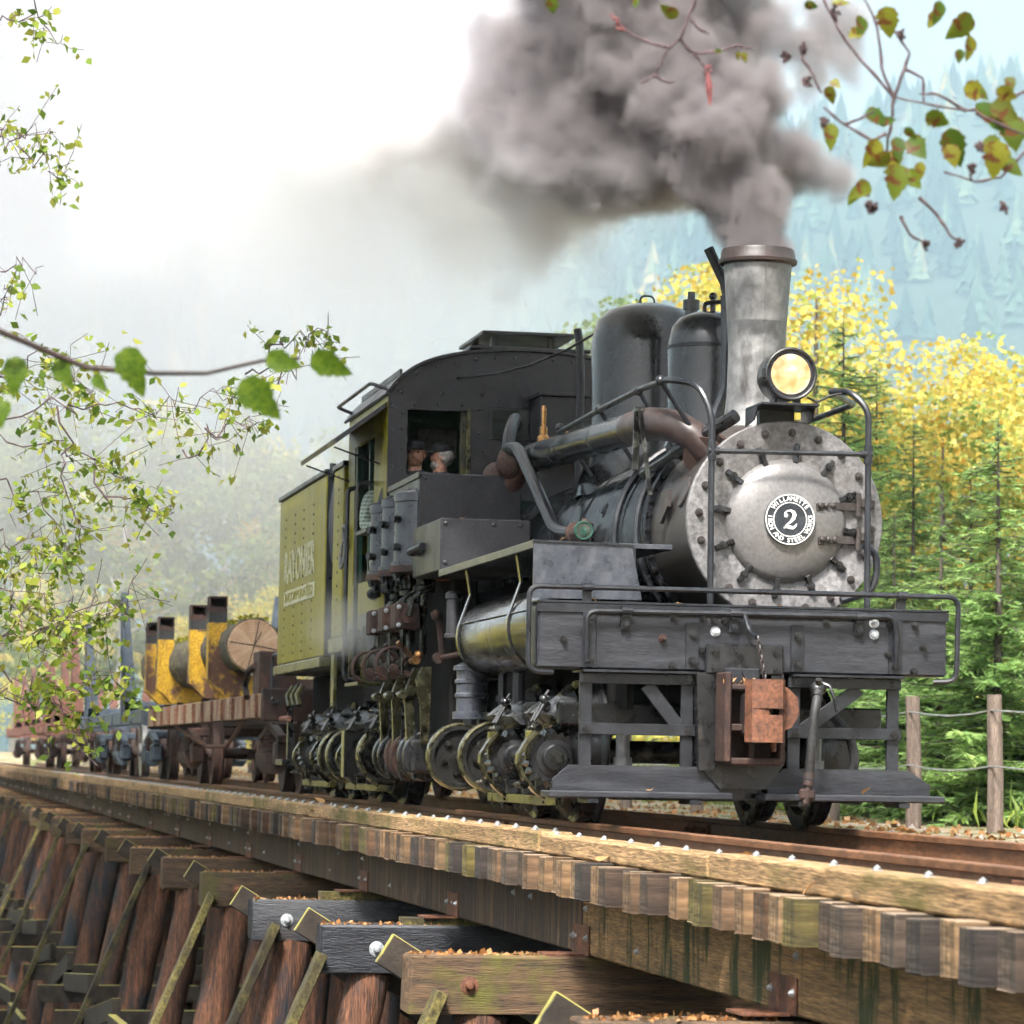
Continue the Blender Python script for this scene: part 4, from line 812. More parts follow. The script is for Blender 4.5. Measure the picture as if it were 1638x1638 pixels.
P_('red_tag', MB().box(-4.5, -4.45, -1.02, -.9, 1.77, 1.88, .008), 'red_oxide')
# ---- drive line
ls = P_('line_shaft', MB().cyl((-12.0, -1.02, .41), (.45, -1.02, .41), .045, n=14), 'oiled_steel')
for x in (-9.5, -8.95, -6.95, -3.2, -1.8):
    P_('coupling_disc', MB().lathe([(.05, -.03), (.16, -.03), (.19, -.04), (.235, -.045), (.245, -.035), (.245, .035), (.235, .045), (.2, .045), (.19, .01), (.06, .01)], (x, -1.02, .41), (1, 0, 0), 36), 'black_gloss', ls)
    P_('disc_rim', MB().lathe([(.236, -.05), (.251, -.046), (.251, .046), (.236, .05), (.226, .046), (.226, -.046), (.236, -.05)], (x, -1.02, .41), (1, 0, 0), 36), 'foliage_lit_steel', ls)
    for k in range(6):
        a = 2*math.pi*k/6+.3; P_('bolt', MB().hexb((x+.012, -1.02+.125*math.cos(a), .41+.125*math.sin(a)), (1, 0, 0), .022, .03), 'oiled_steel', ls)
for x0, x1 in ((-2.7, -1.95), (-9.45, -9.05), (-4.2, -3.4)):
    P_('slip_joint', MB().box(x0+.1, x1-.1, -1.11, -.93, .32, .5, .03), 'black_machine', ls)
P_('splash_guard', MB().box(-7.75, -7.7, -1.27, -.93, .22, .62, .01).box(-7.9, -7.7, -1.27, -1.255, .22, .62), 'black_gloss')
# ---- trucks
def gear_mb(cx, cy, cz, r, teeth, w):
    b = MB(); n = teeth*2; V = []
    for s, k in ((0, 1), (1, .86)):
        for i in range(n): 
            rr = (r if i % 2 == 0 else r*.86)*k; a = 2*math.pi*(i+.5)/n; V.append((cx+(w if s else 0), cy+rr*math.cos(a), cz+rr*math.sin(a)))
    F = [(i, (i+1) % n, n+(i+1) % n, n+i) for i in range(n)]+[tuple(range(n)), tuple(range(n, 2*n))]
    b.add(V, F); return b
def wheel_prof(): return [(.1, -.1), (.12, -.06), (.3, -.03), (.38, -.055), (.4, -.065), (.457, -.065), (.462, .02), (.49, .045), (.49, .065), (.47, .075), (.39, .07), (.36, .03), (.2, .03), (.14, .08), (.1, .09)]
def truck(root, xc, geared=True):
    for ax in (xc+.68, xc-.68):
        P_('axle', MB().cyl((ax, -.95, .457), (ax, .95, .457), .075, n=14), 'oiled_steel', root)
        for s in (-1, 1):
            P_('wheel', MB().lathe([(r, -h) for r, h in wheel_prof()], (ax, s*.752, .457), (0, s, 0), 40), 'black_machine', root)
        if geared:
            P_('ring_gear', MB().lathe([(.2, -.03), (.4, -.03), (.43, .0), (.37, .06), (.33, .06), (.3, .02), (.2, .02)], (ax, -.86, .457), (0, -1, 0), 48), 'black_machine', root)
            pn = P_('pinion', gear_mb(ax+.27, -1.02, .41, .2, 21, .1), 'black_machine', root)
            P_('pinion_hub', MB().lathe([(.13, 0), (.12, .12), (.085, .125), (.085, .17), (.075, .18), (.02, .182), (.02, .17), (0, .17)], (ax+.26, -1.02, .41), (1, 0, 0), 22), 'black_machine', pn)
            pts = [(-.88, .72), (-.99, .66), (-1.1, .61), (-1.2, .52), (-1.255, .43), (-1.26, .37), (-1.22, .28), (-1.15, .2), (-1.05, .13)]
            P_('gear_band', MB().band(pts, 'x', ax+.34, ax+.44, .022), 'foliage_lit_steel', root)
            pass
            hp = [(-1.03, .6), (-1.14, .695), (-.985, .81), (-.87, .8), (-.8, .7), (-.8, .6)]; hq = [(-1.0, .63), (-1.06, .68), (-.95, .73), (-.88, .72), (-.84, .67), (-.84, .63)]
            hm = MB(); V_ = [(ax-.12, *q) for q in hp]+[(ax+.26, *q) for q in hp]+[(ax+.47, *q) for q in hq]; F_ = [tuple(range(6)), tuple(range(12, 18))]+[(k_*6+j_, k_*6+(j_+1) % 6, k_*6+6+(j_+1) % 6, k_*6+6+j_) for k_ in (0, 1) for j_ in range(6)]
            hm.add(V_, F_); P_('gear_hood', hm, 'hood_steel', root, smooth=0)
            P_('band_bracket', MB().box(ax+.3, ax+.36, -1.2, -1.12, .4, .58, .005), 'reflection_trim', root)
            for z, y in ((.6, -1.14), (.24, -1.22), (.13, -1.03)): P_('bolt', MB().hexb((ax+.435, y, z), (1, 0, 0), .02, .04).hexb((ax+.41, y-.03, z), (0, -1, 0), .018, .04), 'oiled_steel', root)
            P_('band_link', MB().cyl((ax+.4, -1.16, .64), (ax+.4, -1.07, .8), .012, n=6).cyl((ax+.3, -1.16, .64), (ax+.3, -1.05, .84), .01, n=6).sphere((ax+.36, -1.08, .74), .035, 8, 6).sphere((ax+.4, -1.1, .78), .03, 8, 6), 'black_machine', root)
    for s in (-1, 1):
        y = s*.93; 
        if geared and s < 0:
            P_('truck_sill', MB().box(xc-.95, xc+1.18, -1.09, -1.03, .11, .165, .004), 'reflection_trim', root)
            for dx in (-.8, -.3, .3, .75): P_('sill_bracket', MB().box(xc+dx-.02, xc+dx+.02, -1.08, -1.0, .17, .26, .004), 'black_machine', root)
            for dx in (-.85, -.5, 0, .4, .7): P_('bolt', MB().hexb((xc+dx, -1.06, .1), (0, 0, -1), .016, .035), 'oiled_steel', root)
        P_('side_frame', MB().box(xc-1.0, xc+1.0, y-.04, y+.04, .62, .7, .01).bar((xc-.9, y, .64), (xc-.3, y, .26), .06, .05).bar((xc+.9, y, .64), (xc+.3, y, .26), .06, .05).box(xc-.32, xc+.32, y-.04, y+.04, .22, .3, .01), 'black_machine', root)
        for ax in (xc+.68, xc-.68): P_('journal_box', MB().box(ax-.13, ax+.13, y-.06, y+.1*s+.0, .32, .6, .02), 'black_machine', root)
        for dx in (-.12, .12):
            P_('spring', MB().tube([(xc+dx+.06*math.cos(a), y+.06*math.sin(a), .31+.0066*a) for a in [i*.6 for i in range(75)]], .014, 5), 'oiled_steel', root)
    P_('bolster', MB().box(xc-.2, xc+.2, -1.0, 1.0, .66, .78, .02), 'black_machine', root)
truck(loco, -.68); truck(loco, -7.95)
P_('brake_cylinder', MB().cyl((.75, -.66, .42), (.75, -.66, .56), .045, n=14).cyl((.75, -.66, .36), (.75, -.66, .42), .06, n=16), 'stack_metal')
P_('brake_cylinder', MB().cyl((.75, .58, .42), (.75, .58, .56), .045, n=14).cyl((.75, .58, .36), (.75, .58, .42), .06, n=16), 'stack_metal')
P_('brake_hanger', rail_tube([(.9, -.28, .62), (.9, -.3, .44), (.9, -.24, .42), (.9, -.22, .62)], .012, 6, .03), 'black_machine')
P_('truck_end_beam', MB().box(.55, .65, -1.05, 1.05, .62, .76, .01), 'black_machine')
P_('brake_hose', rail_tube([(.9, .55, .8), (.95, .75, .6), (.95, .8, .4), (.9, .72, .22)], .03, 8, .15), 'rubber')
# ---- cab
def zr(y):
    u = abs(y-.0)/1.18; return 3.805-.2*u**2-.2*u**7
cab = P_('cab_floor', MB().box(-8.6, -6.15, -1.17, 1.17, 1.5, 1.58), 'black_steel')
def wall_poly(y0, y1, z0, z1, n=1): return [(y0, z0), (y0, z1), (y1, z1), (y1, z0)]
fw_ = MB()
def arch_strip(y0, y1, zb, n=8):
    ys = [y0+(y1-y0)*i/n for i in range(n+1)]
    return [(y0, zb)]+[(y, zr(y)-.012) for y in ys]+[(y1, zb)]
X0, X1 = -6.23, -6.2
fw_.prism(arch_strip(-1.165, 1.165, 3.28, 24), 'x', X0, X1)
for y0, y1, z0, z1 in ((-1.165, -1.005, 1.58, 3.278), (-1.003, -.505, 1.58, 2.74), (-.503, -.2, 1.58, 3.278), (-.198, .9, 2.55, 3.278), (.902, 1.165, 1.58, 3.278)):
    fw_.prism(wall_poly(y0, y1, z0, z1), 'x', X0, X1)
front = P_('cab_front_wall', fw_, 'cab_steel')
P_('front_panel_frame', MB().box(-6.199, -6.19, -.315, .04, 3.05, 3.32, .002), 'cab_steel', front)
P_('front_panel', MB().box(-6.189, -6.184, -.295, .02, 3.07, 3.3, .001), 'cab_glass', front)
P_('window_sash', MB().box(-6.3, -6.235, -.55, -.49, 2.74, 3.28, .004).box(-6.19, -6.17, -.51, -.475, 2.74, 3.3, .003), 'reflection_trim', front)
for i in range(14):
    y = -1.1+.165*i
    if y < .5: P_('rivet', MB().rivet((X1, y, zr(y)-.06), (1, 0, 0), .016), 'cab_steel', front)
for z in (1.9, 2.2, 2.5, 2.8, 3.1, 3.3): P_('rivet', MB().rivet((X1, -1.13, z), (1, 0, 0), .014), 'cab_steel', front)
for y, z in ((-1.045, 2.78), (-1.045, 2.95), (-1.045, 3.12), (-1.045, 3.25), (-.95, 3.32), (-.75, 3.33), (-.55, 3.33), (-.4, 3.3), (-.4, 3.1), (-.36, 2.95), (-1.06, 3.42), (-.72, 3.42), (-.38, 3.42), (-.05, 3.42), (-.25, 3.36), (.0, 3.36)):
    P_('rivet', MB().rivet((X1, y, z), (1, 0, 0), .015), 'cab_steel', front)
# side walls
for s in (-1, 1):
    y0, y1 = sorted((s*1.168, s*1.14))
    sw = P_('cab_side_wall', MB().box(-6.95, -6.235, y0, y1, 1.58, 3.12).box(-8.58, -8.15, y0, y1, 1.58, 3.12).box(-8.58, -6.235, y0, y1, 3.122, 3.4).box(-8.15, -6.95, y0, y1, 1.58, 1.9), 'reflection_paint' if s < 0 else 'cab_steel')  # near wall carries the painted foliage reflection, far wall plain steel
    P_('door_post', MB().box(-8.14, -8.05, s*1.13-.03, s*1.13+.03, 1.9, 3.12, .004).box(-7.6, -7.55, s*1.1-.02, s*1.1+.02, 1.9, 3.12, .004), 'green_paint', sw)
P_('cab_rear_wall', MB().prism(arch_strip(-1.135, 1.135, 2.6, 20), 'x', -8.58, -8.55).box(-8.58, -8.55, -1.135, 1.135, 1.58, 2.2), 'green_paint', cab)
P_('cab_lining', MB().box(-8.5, -6.3, -.55, 1.13, 1.6, 1.66).box(-8.5, -6.3, 1.1, 1.135, 1.6, 2.6), 'interior_dark', cab)
P_('backhead', MB().lathe([(.5, -6.9), (.62, -6.85), (.66, -6.24)], (0, BY, BZ), (1, 0, 0), 32), 'interior_dark', cab)
P_('notice', MB().box(-8.54, -8.53, -.55, -.2, 3.1, 3.35), 'grey_shirt', cab)
# roof
ys = [-1.19+2.38*i/30 for i in range(31)]
roof = P_('cab_roof', MB().band([(y, zr(y)+.006) for y in ys], 'x', -8.75, -6.17, .024), 'cab_steel')
P_('roof_vent', MB().box(-7.9, -6.7, -.3, .52, 4.0, 4.03, .004).box(-7.8, -7.7, -.2, -.17, 3.86, 4.0).box(-6.9, -6.8, -.2, -.17, 3.86, 4.0).box(-6.9, -6.8, .3, .33, 3.86, 4.0).box(-7.95, -6.6, -.42, .62, 3.86, 3.885, .004).box(-7.6, -6.9, -.15, .3, 3.78, 3.86), 'cab_steel', roof)
P_('side_awning', MB().prism([(-1.172, 3.3), (-1.172, 3.34), (-1.6, 3.02), (-1.59, 2.98)], 'x', -8.6, -6.25), 'cab_steel', roof)
for x in (-8.5, -6.6): P_('awning_stay', MB().cyl((x, -1.56, 2.98), (x, -1.17, 2.85), .008, n=6), 'black_steel', roof)
P_('roof_grab_rail', rail_tube([(-6.3, -1.12, 3.44), (-6.35, -1.3, 3.5), (-8.4, -1.3, 3.5), (-8.45, -1.12, 3.44)], .016, 7, .05), 'black_steel', roof)
P_('gutter', MB().bar((-8.6, -1.05, 3.6), (-6.3, -1.05, 3.6), .02, .05), 'cab_steel', roof)
for x, z0 in ((-6.98, 1.06), (-7.62, 1.06)):
    P_('cab_grab_iron', rail_tube([(x, -1.17, 2.72), (x, -1.3, 2.72), (x, -1.3, z0), (x, -1.2, z0)], .02, 8, .08), 'black_steel')
P_('cab_step', MB().box(-7.7, -6.9, -1.28, -1.08, 1.0, 1.03, .004).box(-7.7, -7.67, -1.25, -1.2, 1.0, 1.5).box(-6.93, -6.9, -1.25, -1.2, 1.0, 1.5), 'reflection_trim')
P_('cab_underframe', MB().box(-8.9, -6.2, -.95, 1.05, .9, 1.49), 'soot_black')
P_('steam_apron', MB().prism([(-7.6, 1.62), (-6.2, 1.62), (-6.5, 1.35), (-7.0, 1.22)], 'y', -1.2, -1.185), 'sheet_steel')
P_('cab_side_shelf', MB().box(-6.9, -6.3, -1.32, -1.17, 2.26, 2.29).prism([(-6.6, 2.26), (-6.32, 2.26), (-6.32, 1.9)], 'y', -1.2, -1.18), 'black_steel')
# fuel bunker behind the cab
bk = P_('fuel_bunker', MB().box(-9.3, -8.62, -1.2, 1.2, 1.47, 3.0, .012), 'reflection_paint')
P_('bunker_rim', MB().box(-9.32, -8.61, -1.215, 1.215, 3.002, 3.05, .006), 'black_steel', bk)
P_('bunker_sill', MB().box(-9.3, -8.3, -1.225, -1.2, 1.33, 1.46, .005), 'reflection_trim', bk)
P_('bunker_hanger', MB().box(-9.25, -9.05, -1.2, -1.17, .85, 1.33, .004), 'reflection_trim', bk)
for k in range(12):
    for x in (-8.95,): P_('rivet', MB().rivet((x, -1.2, 1.56+.125*k), (0, -1, 0), .014), 'black_steel', bk)
P_('coiled_hose', MB().torus((-8.45, -1.2, 2.35), (0, 1, .1), .1, .016, 24, 8).torus((-8.45, -1.22, 2.2), (0, 1, -.1), .13, .014, 24, 8), 'grey_shirt', bk)

# ================================================================ tender
tender = thing('tender', 'black riveted water tank with foliage reflection painted in olive, on its own geared truck behind the cab', 'tender')
def T_(name, mb, mat, parent=None, **kw): return mb.build(name, mat, parent or tender, **kw)
tk = T_('water_tank', MB().box(-13.55, -9.85, -1.2, 1.2, 1.325, 3.02, .015), 'reflection_paint')
T_('tank_end_plate', MB().box(-9.845, -9.83, -1.19, 1.19, 1.33, 3.02), 'black_steel', tk)
T_('tank_rim', MB().box(-13.58, -9.82, -1.22, 1.22, 3.022, 3.07, .008), 'black_steel', tk)
T_('tank_sill', MB().box(-13.6, -9.85, -1.235, 1.235, 1.22, 1.318, .012), 'reflection_trim', tk)
T_('tank_frame', MB().box(-13.7, -9.7, -.8, .8, .86, 1.218, .01), 'soot_black')
for x in (-13.0, -12.2, -11.5, -10.75):
    r = MB()
    for k in range(16):
        z = 1.42+.092*k
        r.rivet((x, -1.2, z), (0, -1, 0), .014)
    T_('rivet_row', r, 'black_steel', tk, kind='stuff')
M = Matrix(((1, 0, 0, -11.82), (0, 0, -1, -1.204), (0, 1, 0, 2.28), (0, 0, 0, 1)))
lt = text_mb('RAYONIER', .46, .004, 1.1, .004, M); T_('lettering', lt, 'white_letter', tk, smooth=0, kind='stuff')
T_('letter_band', MB().box(-13.0, -10.55, -1.207, -1.2015, 1.91, 2.06), 'white_letter', tk)
M = Matrix(((1, 0, 0, -11.78), (0, 0, -1, -1.209), (0, 1, 0, 1.985), (0, 0, 0, 1)))
T_('lettering', text_mb('INCORPORATED', .13, .004, 2.25, .002, M), 'reflection_paint', tk, smooth=0, kind='stuff')
T_('tank_pipe', rail_tube([(-9.8, -1.1, 2.95), (-9.75, -1.16, 2.6), (-9.7, -1.12, 2.2)], .04, 8, .15), 'black_steel')
T_('tank_standpipe', MB().box(-9.8, -9.5, -1.12, -.9, 1.3, 3.0, .01), 'black_steel')
T_('tank_lamp', MB().cyl((-9.8, -1.15, 3.0), (-9.8, -1.15, 3.12), .03, n=8), 'black_steel')
for x in (-12.9, -12.5, -12.1): T_('hose_stub', MB().tube([(x, -1.1, 1.1), (x, -1.16, 1.0), (x+.05, -1.14, .9)], .03, 7), 'reflection_trim')
T_('end_handrail', rail_tube([(-13.6, -1.1, 1.45), (-13.95, -1.2, 1.45), (-13.95, -1.2, .95), (-13.6, -1.15, .95)], .02, 8, .08), 'black_steel')
P_old = P_
def P_(name, mb, mat, parent=None, **kw): return mb.build(name, mat, parent or loco, **kw)
truck(tender, -11.15)
T_('line_shaft', MB().cyl((-12.0, -1.02, .412), (-12.01, -1.02, .412), .05, n=12), 'oiled_steel')
T_('end_step', MB().box(-13.5, -12.9, -1.2, -.9, .3, .36, .004).box(-13.4, -13.3, -1.1, -1.05, .36, .9), 'black_machine')
# ================================================================ people in the cab
def person(label, x, y, seat, yaw, shirt, hat, beard=None, lean=0.0, hair=None):
    "seated figure: hips at height seat, head about .77 m above; built facing +x, then turned"
    root = thing('person', label, 'person', (x, y, seat), 'crew in the cab', (0, 0, yaw))
    J = {'pel': (0, 0, .06, .13), 'bel': (0, 0, .22, .125), 'che': (.0, 0, .42, .13), 'nek': (.01, 0, .575, .055), 'chin': (.02, 0, .64, .062), 'hed': (.015, 0, .72, .088), 'top': (.0, 0, .8, .07)}
    for s, k in ((1, 'l'), (-1, 'r')):
        J.update({k+'sh': (0, s*.19, .5, .065), k+'el': (.05, s*.26, .24, .046), k+'wr': (.28, s*.2, .2, .033), k+'ha': (.37, s*.18, .2, .035), k+'hi': (.05, s*.1, .02, .09), k+'kn': (.45, s*.13, 0, .062), k+'an': (.46, s*.13, -.42, .042), k+'to': (.6, s*.14, -.46, .035)})
    E_ = [('pel', 'bel'), ('bel', 'che'), ('che', 'nek'), ('nek', 'chin'), ('chin', 'hed'), ('hed', 'top')]
    for k in 'lr': E_ += [('che', k+'sh'), (k+'sh', k+'el'), (k+'el', k+'wr'), (k+'wr', k+'ha'), ('pel', k+'hi'), (k+'hi', k+'kn'), (k+'kn', k+'an'), (k+'an', k+'to')]
    names = list(J); me = bpy.data.meshes.new('body'); me.from_pydata([J[n][:3] for n in names], [(names.index(a), names.index(b)) for a, b in E_], [])
    o = bpy.data.objects.new('body', me); COL.objects.link(o); o.modifiers.new('s', 'SKIN'); sub = o.modifiers.new('u', 'SUBSURF'); sub.levels = sub.render_levels = 2
    for i, n_ in enumerate(names): me.skin_vertices[0].data[i].radius = (J[n_][3],)*2
    me.skin_vertices[0].data[0].use_root = True
    dg = bpy.context.evaluated_depsgraph_get(); full = bpy.data.meshes.new_from_object(o.evaluated_get(dg)); bpy.data.objects.remove(o)
    V = [v.co.copy() for v in full.vertices]; Fa = [tuple(p.vertices) for p in full.polygons]
    b = MB().add(V, Fa)
    b.sphere((.084, 0, .703), .017, 8, 6, (1.1, .75, 1.5)); b.sphere((.005, .078, .705), .022, 8, 6, (.7, .4, 1.2)); b.sphere((.005, -.078, .705), .022, 8, 6, (.7, .4, 1.2))
    for s in (-1, 1):
        for k in range(4): b.tube([(.38, s*.18+(k-1.5)*.018, .2), (.42, s*.18+(k-1.5)*.019, .19), (.445-.006*abs(k-1.4), s*.18+(k-1.5)*.019, .17)], .0085, 6)
        b.tube([(.34, s*.155, .21), (.375, s*.13, .215), (.4, s*.125, .205)], .01, 6)
    body = b.build('body', 'skin', root, smooth=60)
    # shirt follows the torso and arms
    sh = MB(); keep = [f for f in Fa if all((V[i].z > .0 and V[i].z < .585 and not (V[i].x > .24)) for i in f)]
    C0 = Vector((0, 0, .3))
    used = sorted({i for f in keep for i in f}); mp = {i: k for k, i in enumerate(used)}
    nrm = [full.vertices[i].normal for i in used]
    sh.add([V[i]+nrm[k]*.014 for k, i in enumerate(used)], [tuple(mp[i] for i in f) for f in keep]); sh.build('shirt', shirt, root, smooth=60)
    tr_ = MB(); keep = [f for f in Fa if all(V[i].z <= .06 for i in f)]; used = sorted({i for f in keep for i in f}); mp = {i: k for k, i in enumerate(used)}
    tr_.add([V[i]+full.vertices[i].normal*.01 for i in used], [tuple(mp[i] for i in f) for f in keep]); tr_.build('trousers', 'cap_cloth', root, smooth=60)
    for s in (-1, 1): MB().sphere((.074, s*.032, .727), .011, 8, 6).build('eye', 'cap_cloth', root)
    MB().sphere((.066, 0, .672), .02, 8, 6, (.8, 1.3, .35)).build('mouth', 'rust_pipe', root)
    MB().lathe([(.086, .752), (.09, .768), (.086, .795), (.07, .82), (.04, .838), (0, .843)], (.005, 0, 0), (0, 0, 1), 18).prism([(.06, -.08), (.14, -.07), (.175, 0), (.14, .07), (.06, .08)], 'z', .752, .764).build('cap', hat, root)
    if beard: MB().sphere((.045, 0, .645), .066, 12, 8, (.85, .95, .75)).build('beard', beard, root)
    if hair: MB().sphere((-.02, 0, .72), .093, 12, 8, (.85, 1.0, .9)).build('hair', hair, root)
    return root
person('man with reddish beard and dark cap looking out of the cab front window', -6.42, -.9, 2.21, -.3, 'dark_shirt', 'cap_cloth', 'beard', hair='beard')
person('older man in dark hat seen in profile beside the bearded man', -6.48, -.66, 2.2, -1.75, 'dark_shirt', 'cap_cloth', 'grey_hair', hair='grey_hair')
person('man in plaid shirt leaning in the open cab doorway', -7.25, -.98, 2.12, .3, 'plaid_cloth', 'cap_cloth', hair='beard')
MB().box(-6.7, -6.26, -1.1, -.4, 1.6, 2.18, .01).build('seat_box', 'interior_dark', cab)
MB().box(-7.5, -7.05, -1.1, -.7, 1.6, 2.1, .01).build('seat_box', 'interior_dark', cab)

# ================================================================ log cars
def car_truck(root, xc, frame_mat, wheel_mat='rust_dark'):
    for ax in (xc+.78, xc-.78):
        MB().cyl((ax, -1.0, .42), (ax, 1.0, .42), .07, n=12).build('axle', 'rust_dark', root)
        for s in (-1, 1):
            MB().lathe([(r*.92, -h) for r, h in wheel_prof()], (ax, s*.752, .42), (0, s, 0), 32).build('wheel', wheel_mat, root)
            MB().box(ax-.14, ax+.14, s*1.0-.09, s*1.0+.09, .28, .55, .03).build('journal_box', frame_mat, root)
    for s in (-1, 1):
        y = s*1.02
        prof = [(-.13, .42), (-.12, .3), (-.05, .2), (.05, .2), (.12, .3), (.13, .42)]
        MB().prism([(y+u, w) for u, w in prof], 'x', xc-.5, xc+.5).build('side_frame', frame_mat, root)
        MB().bar((xc-.95, y, .58), (xc-.4, y, .3), .1, .09, .01).bar((xc+.95, y, .58), (xc+.4, y, .3), .1, .09, .01).bar((xc-.95, y, .58), (xc, y, .72), .1, .07, .01).bar((xc+.95, y, .58), (xc, y, .72), .1, .07, .01).build('arch_bar', frame_mat, root)
        for dx in (-.13, .13):
            MB().tube([(xc+dx+.07*math.cos(a), y+.07*math.sin(a), .43+.0052*a) for a in [i*.6 for i in range(70)]], .016, 5).build('spring', 'rust_dark', root)
    MB().box(xc-.16, xc+.16, -1.05, 1.05, .64, .76, .02).build('bolster', frame_mat, root)
    MB().bar((xc-.9, -.3, .4), (xc+.9, -.3, .4), .06, .12).build('brake_beam', 'rust_dark', root)

car = thing('log_car', 'rusty flat log car with yellow stake bunks holding one mossy log', 'rail car', group=None)
def side_sill(root, x0, x1, y, z0, z1, mat):
    n = max(2, int((x0-x1)/2.4)); seg = (x0-x1)/n
    for k in range(n):
        a = x0-seg*k; MB().box(a-seg+.01, a-.01, y-.06, y+.06, z0, z1, .008).build('side_sill', mat, root)
for y in (-1.24, 1.24): side_sill(car, -13.95, -29.2, y, .79, 1.05, 'rust_pipe')
pm('sill_paint', (.2, .13, .08), (.34, .25, .16), 2.5, (.7, .9), bstr=.4, patch=(.17, .07, .045), pscale=1.6, pthr=(.45, .6), pstretch=(2.5, 1, 1))
for o in [c for c in car.children if c.name.startswith('side_sill')]: o.data.materials[0] = MAT['sill_paint']
for k in range(12):
    x = -14.4-1.22*k; q = MB().box(x-.04, x+.04, -1.33, -1.302, .8, 1.04, .004)
    for z in (.86, .92, .98): q.rivet((x, -1.33, z), (0, -1, 0), .016)
    q.build('sill_rib', 'rust', car)
MB().box(-29, -14, -.35, .35, .8, 1.04).build('center_sill', 'rust_dark', car)
MB().box(-14.05, -13.93, -1.3, 1.3, .76, 1.1, .01).build('end_sill', 'rust_dark', car)
MB().box(-29.3, -29.2, -1.3, 1.3, .76, 1.1, .01).build('end_sill', 'rust_dark', car)
for a, b_ in (((-16.5, -1.2, .8), (-20.5, -1.0, .5)), ((-20.5, -1.0, .5), (-23, -1.0, .5)), ((-23, -1.0, .5), (-26, -1.2, .8))): MB().cyl(a, b_, .025, n=8).build('truss_rod', 'rust', car)
MB().box(-14.9, -14.3, -1.3, -.9, 1.05, 1.5, .01).build('brake_stand', 'rust_dark', car)
MB().tube([(-14.6, -1.31, 1.35), (-15.1, -1.33, 1.3), (-15.4, -1.33, 1.15), (-15.2, -1.33, 1.02)], .035, 8).build('air_hose', 'rust_dark', car)
MB().cyl((-14.0, -1.1, .78), (-13.2, -1.1, .78), .03, n=8).build('coupler_lever', 'red_oxide', car)
MB().box(-13.95, -13.3, -.15, .15, .72, .95, .03).build('coupler', 'rust_dark', car)
for xb in (-19.8, -22.3, -26.4, -28.5):
    yo = -1.32 if xb > -25 else -1.4; d = .3
    for s in (-1, 1):
        Y = lambda v: v*-s
        tall = 2.32
        # stake: web plate, outer flange, top in bare rust with a dark band
        poly = lambda pts: [(Y(u), w) for u, w in pts]
        MB().prism(poly([(yo, 1.31), (yo, 2.0), (yo+.22, 2.0), (yo+.22, 1.58), (yo+.32, 1.42), (yo+.62, 1.34), (yo+.62, 1.12), (yo+.2, 1.12)]), 'x', xb-.02, xb).build('stake_web', 'yellow_paint', car)
        MB().prism(poly([(yo, 1.31), (yo, 2.0), (yo+.02, 2.0), (yo+.02, 1.318), (yo+.21, 1.14), (yo+.2, 1.12)]), 'x', xb-d, xb+.015).build('stake_flange', 'yellow_paint', car)
        MB().prism(poly([(yo, 2.003), (yo, 2.12), (yo+.22, 2.12), (yo+.22, 2.003)]), 'x', xb-.03, xb+.003).prism(poly([(yo, 2.003), (yo, 2.12), (yo+.02, 2.12), (yo+.02, 2.003)]), 'x', xb-d, xb+.016).build('stake_band', 'rubber', car)
        MB().prism(poly([(yo, 2.123), (yo, 2.2), (yo+.22, 2.18), (yo+.22, 2.123)]), 'x', xb-.03, xb+.002).prism(poly([(yo, 2.123), (yo, tall), (yo+.22, tall), (yo+.22, 2.19), (yo+.2, 2.19), (yo+.2, tall-.02), (yo+.02, tall-.02), (yo+.02, 2.123)]), 'x', xb-d+.02, xb+.015).prism(poly([(yo, 2.123), (yo, tall), (yo+.22, tall), (yo+.22, 2.123)]), 'x', xb-d, xb-d+.018).build('stake_top', 'rust_dark', car)
    MB().box(xb-d, xb-.025, -.8, .8, 1.12, 1.34, .01).build('bunk', 'rust_dark', car)
    MB().box(xb-d+.03, xb-.05, yo+.3, yo+.38, 1.04, 1.2).build('bunk_post', 'rust_dark', car)
for xc in (-15.4, -25.2): car_truck(car, xc, 'rust_dark')
# the log
lg = thing('log', 'thick mossy log with pale split sawn end on the yellow bunks', 'log')
pts = []; rad = []
for k in range(30):
    f = k/29; pts.append((-18.75-12.2*f, -.88+.04*math.sin(5*f), 1.7+.03*math.sin(7*f))); rad.append(.325+.05*f+random.uniform(-.012, .012))
b = MB().tube(pts, .34, 28, rad=rad); V = np.array(b.v); V[:, 1:] += rng.normal(0, .008, (len(V), 2)); b.v = [tuple(q) for q in V]
b.build('bark', 'bark', lg, smooth=70)
e = MB().lathe([(0, .012), (.1, .01), (.2, .012), (.3, .006), (.318, -.02)], (0, 0, 0), (1, 0, 0), 36).mesh('sawn_end', 40); mk('sawn_end', e, 'log_end', lg, (-18.74, -.88, 1.7))
for a, l in ((80, .3), (-10, .29), (172, .3), (255, .29), (62, .18)):
    a = math.radians(a); MB().bar((-18.724, -.88, 1.7), (-18.724, -.88+l*math.cos(a), 1.7+l*math.sin(a)), .008, .008).build('split', 'rubber', lg)
n = 900; a = rng.uniform(.35*math.pi, .75*math.pi, n); xx = rng.uniform(-31, -18.8, n); P = np.stack([xx, -.88+.34*np.cos(a), 1.7+.35*np.sin(a)], 1)
leafmat('moss_leaf', [(.12, .12, .01), (.3, .28, .02), (.42, .38, .03)], .3); quads('moss', leaves(P, .06, .6, 21), 'moss_leaf', lg, kind='stuff')
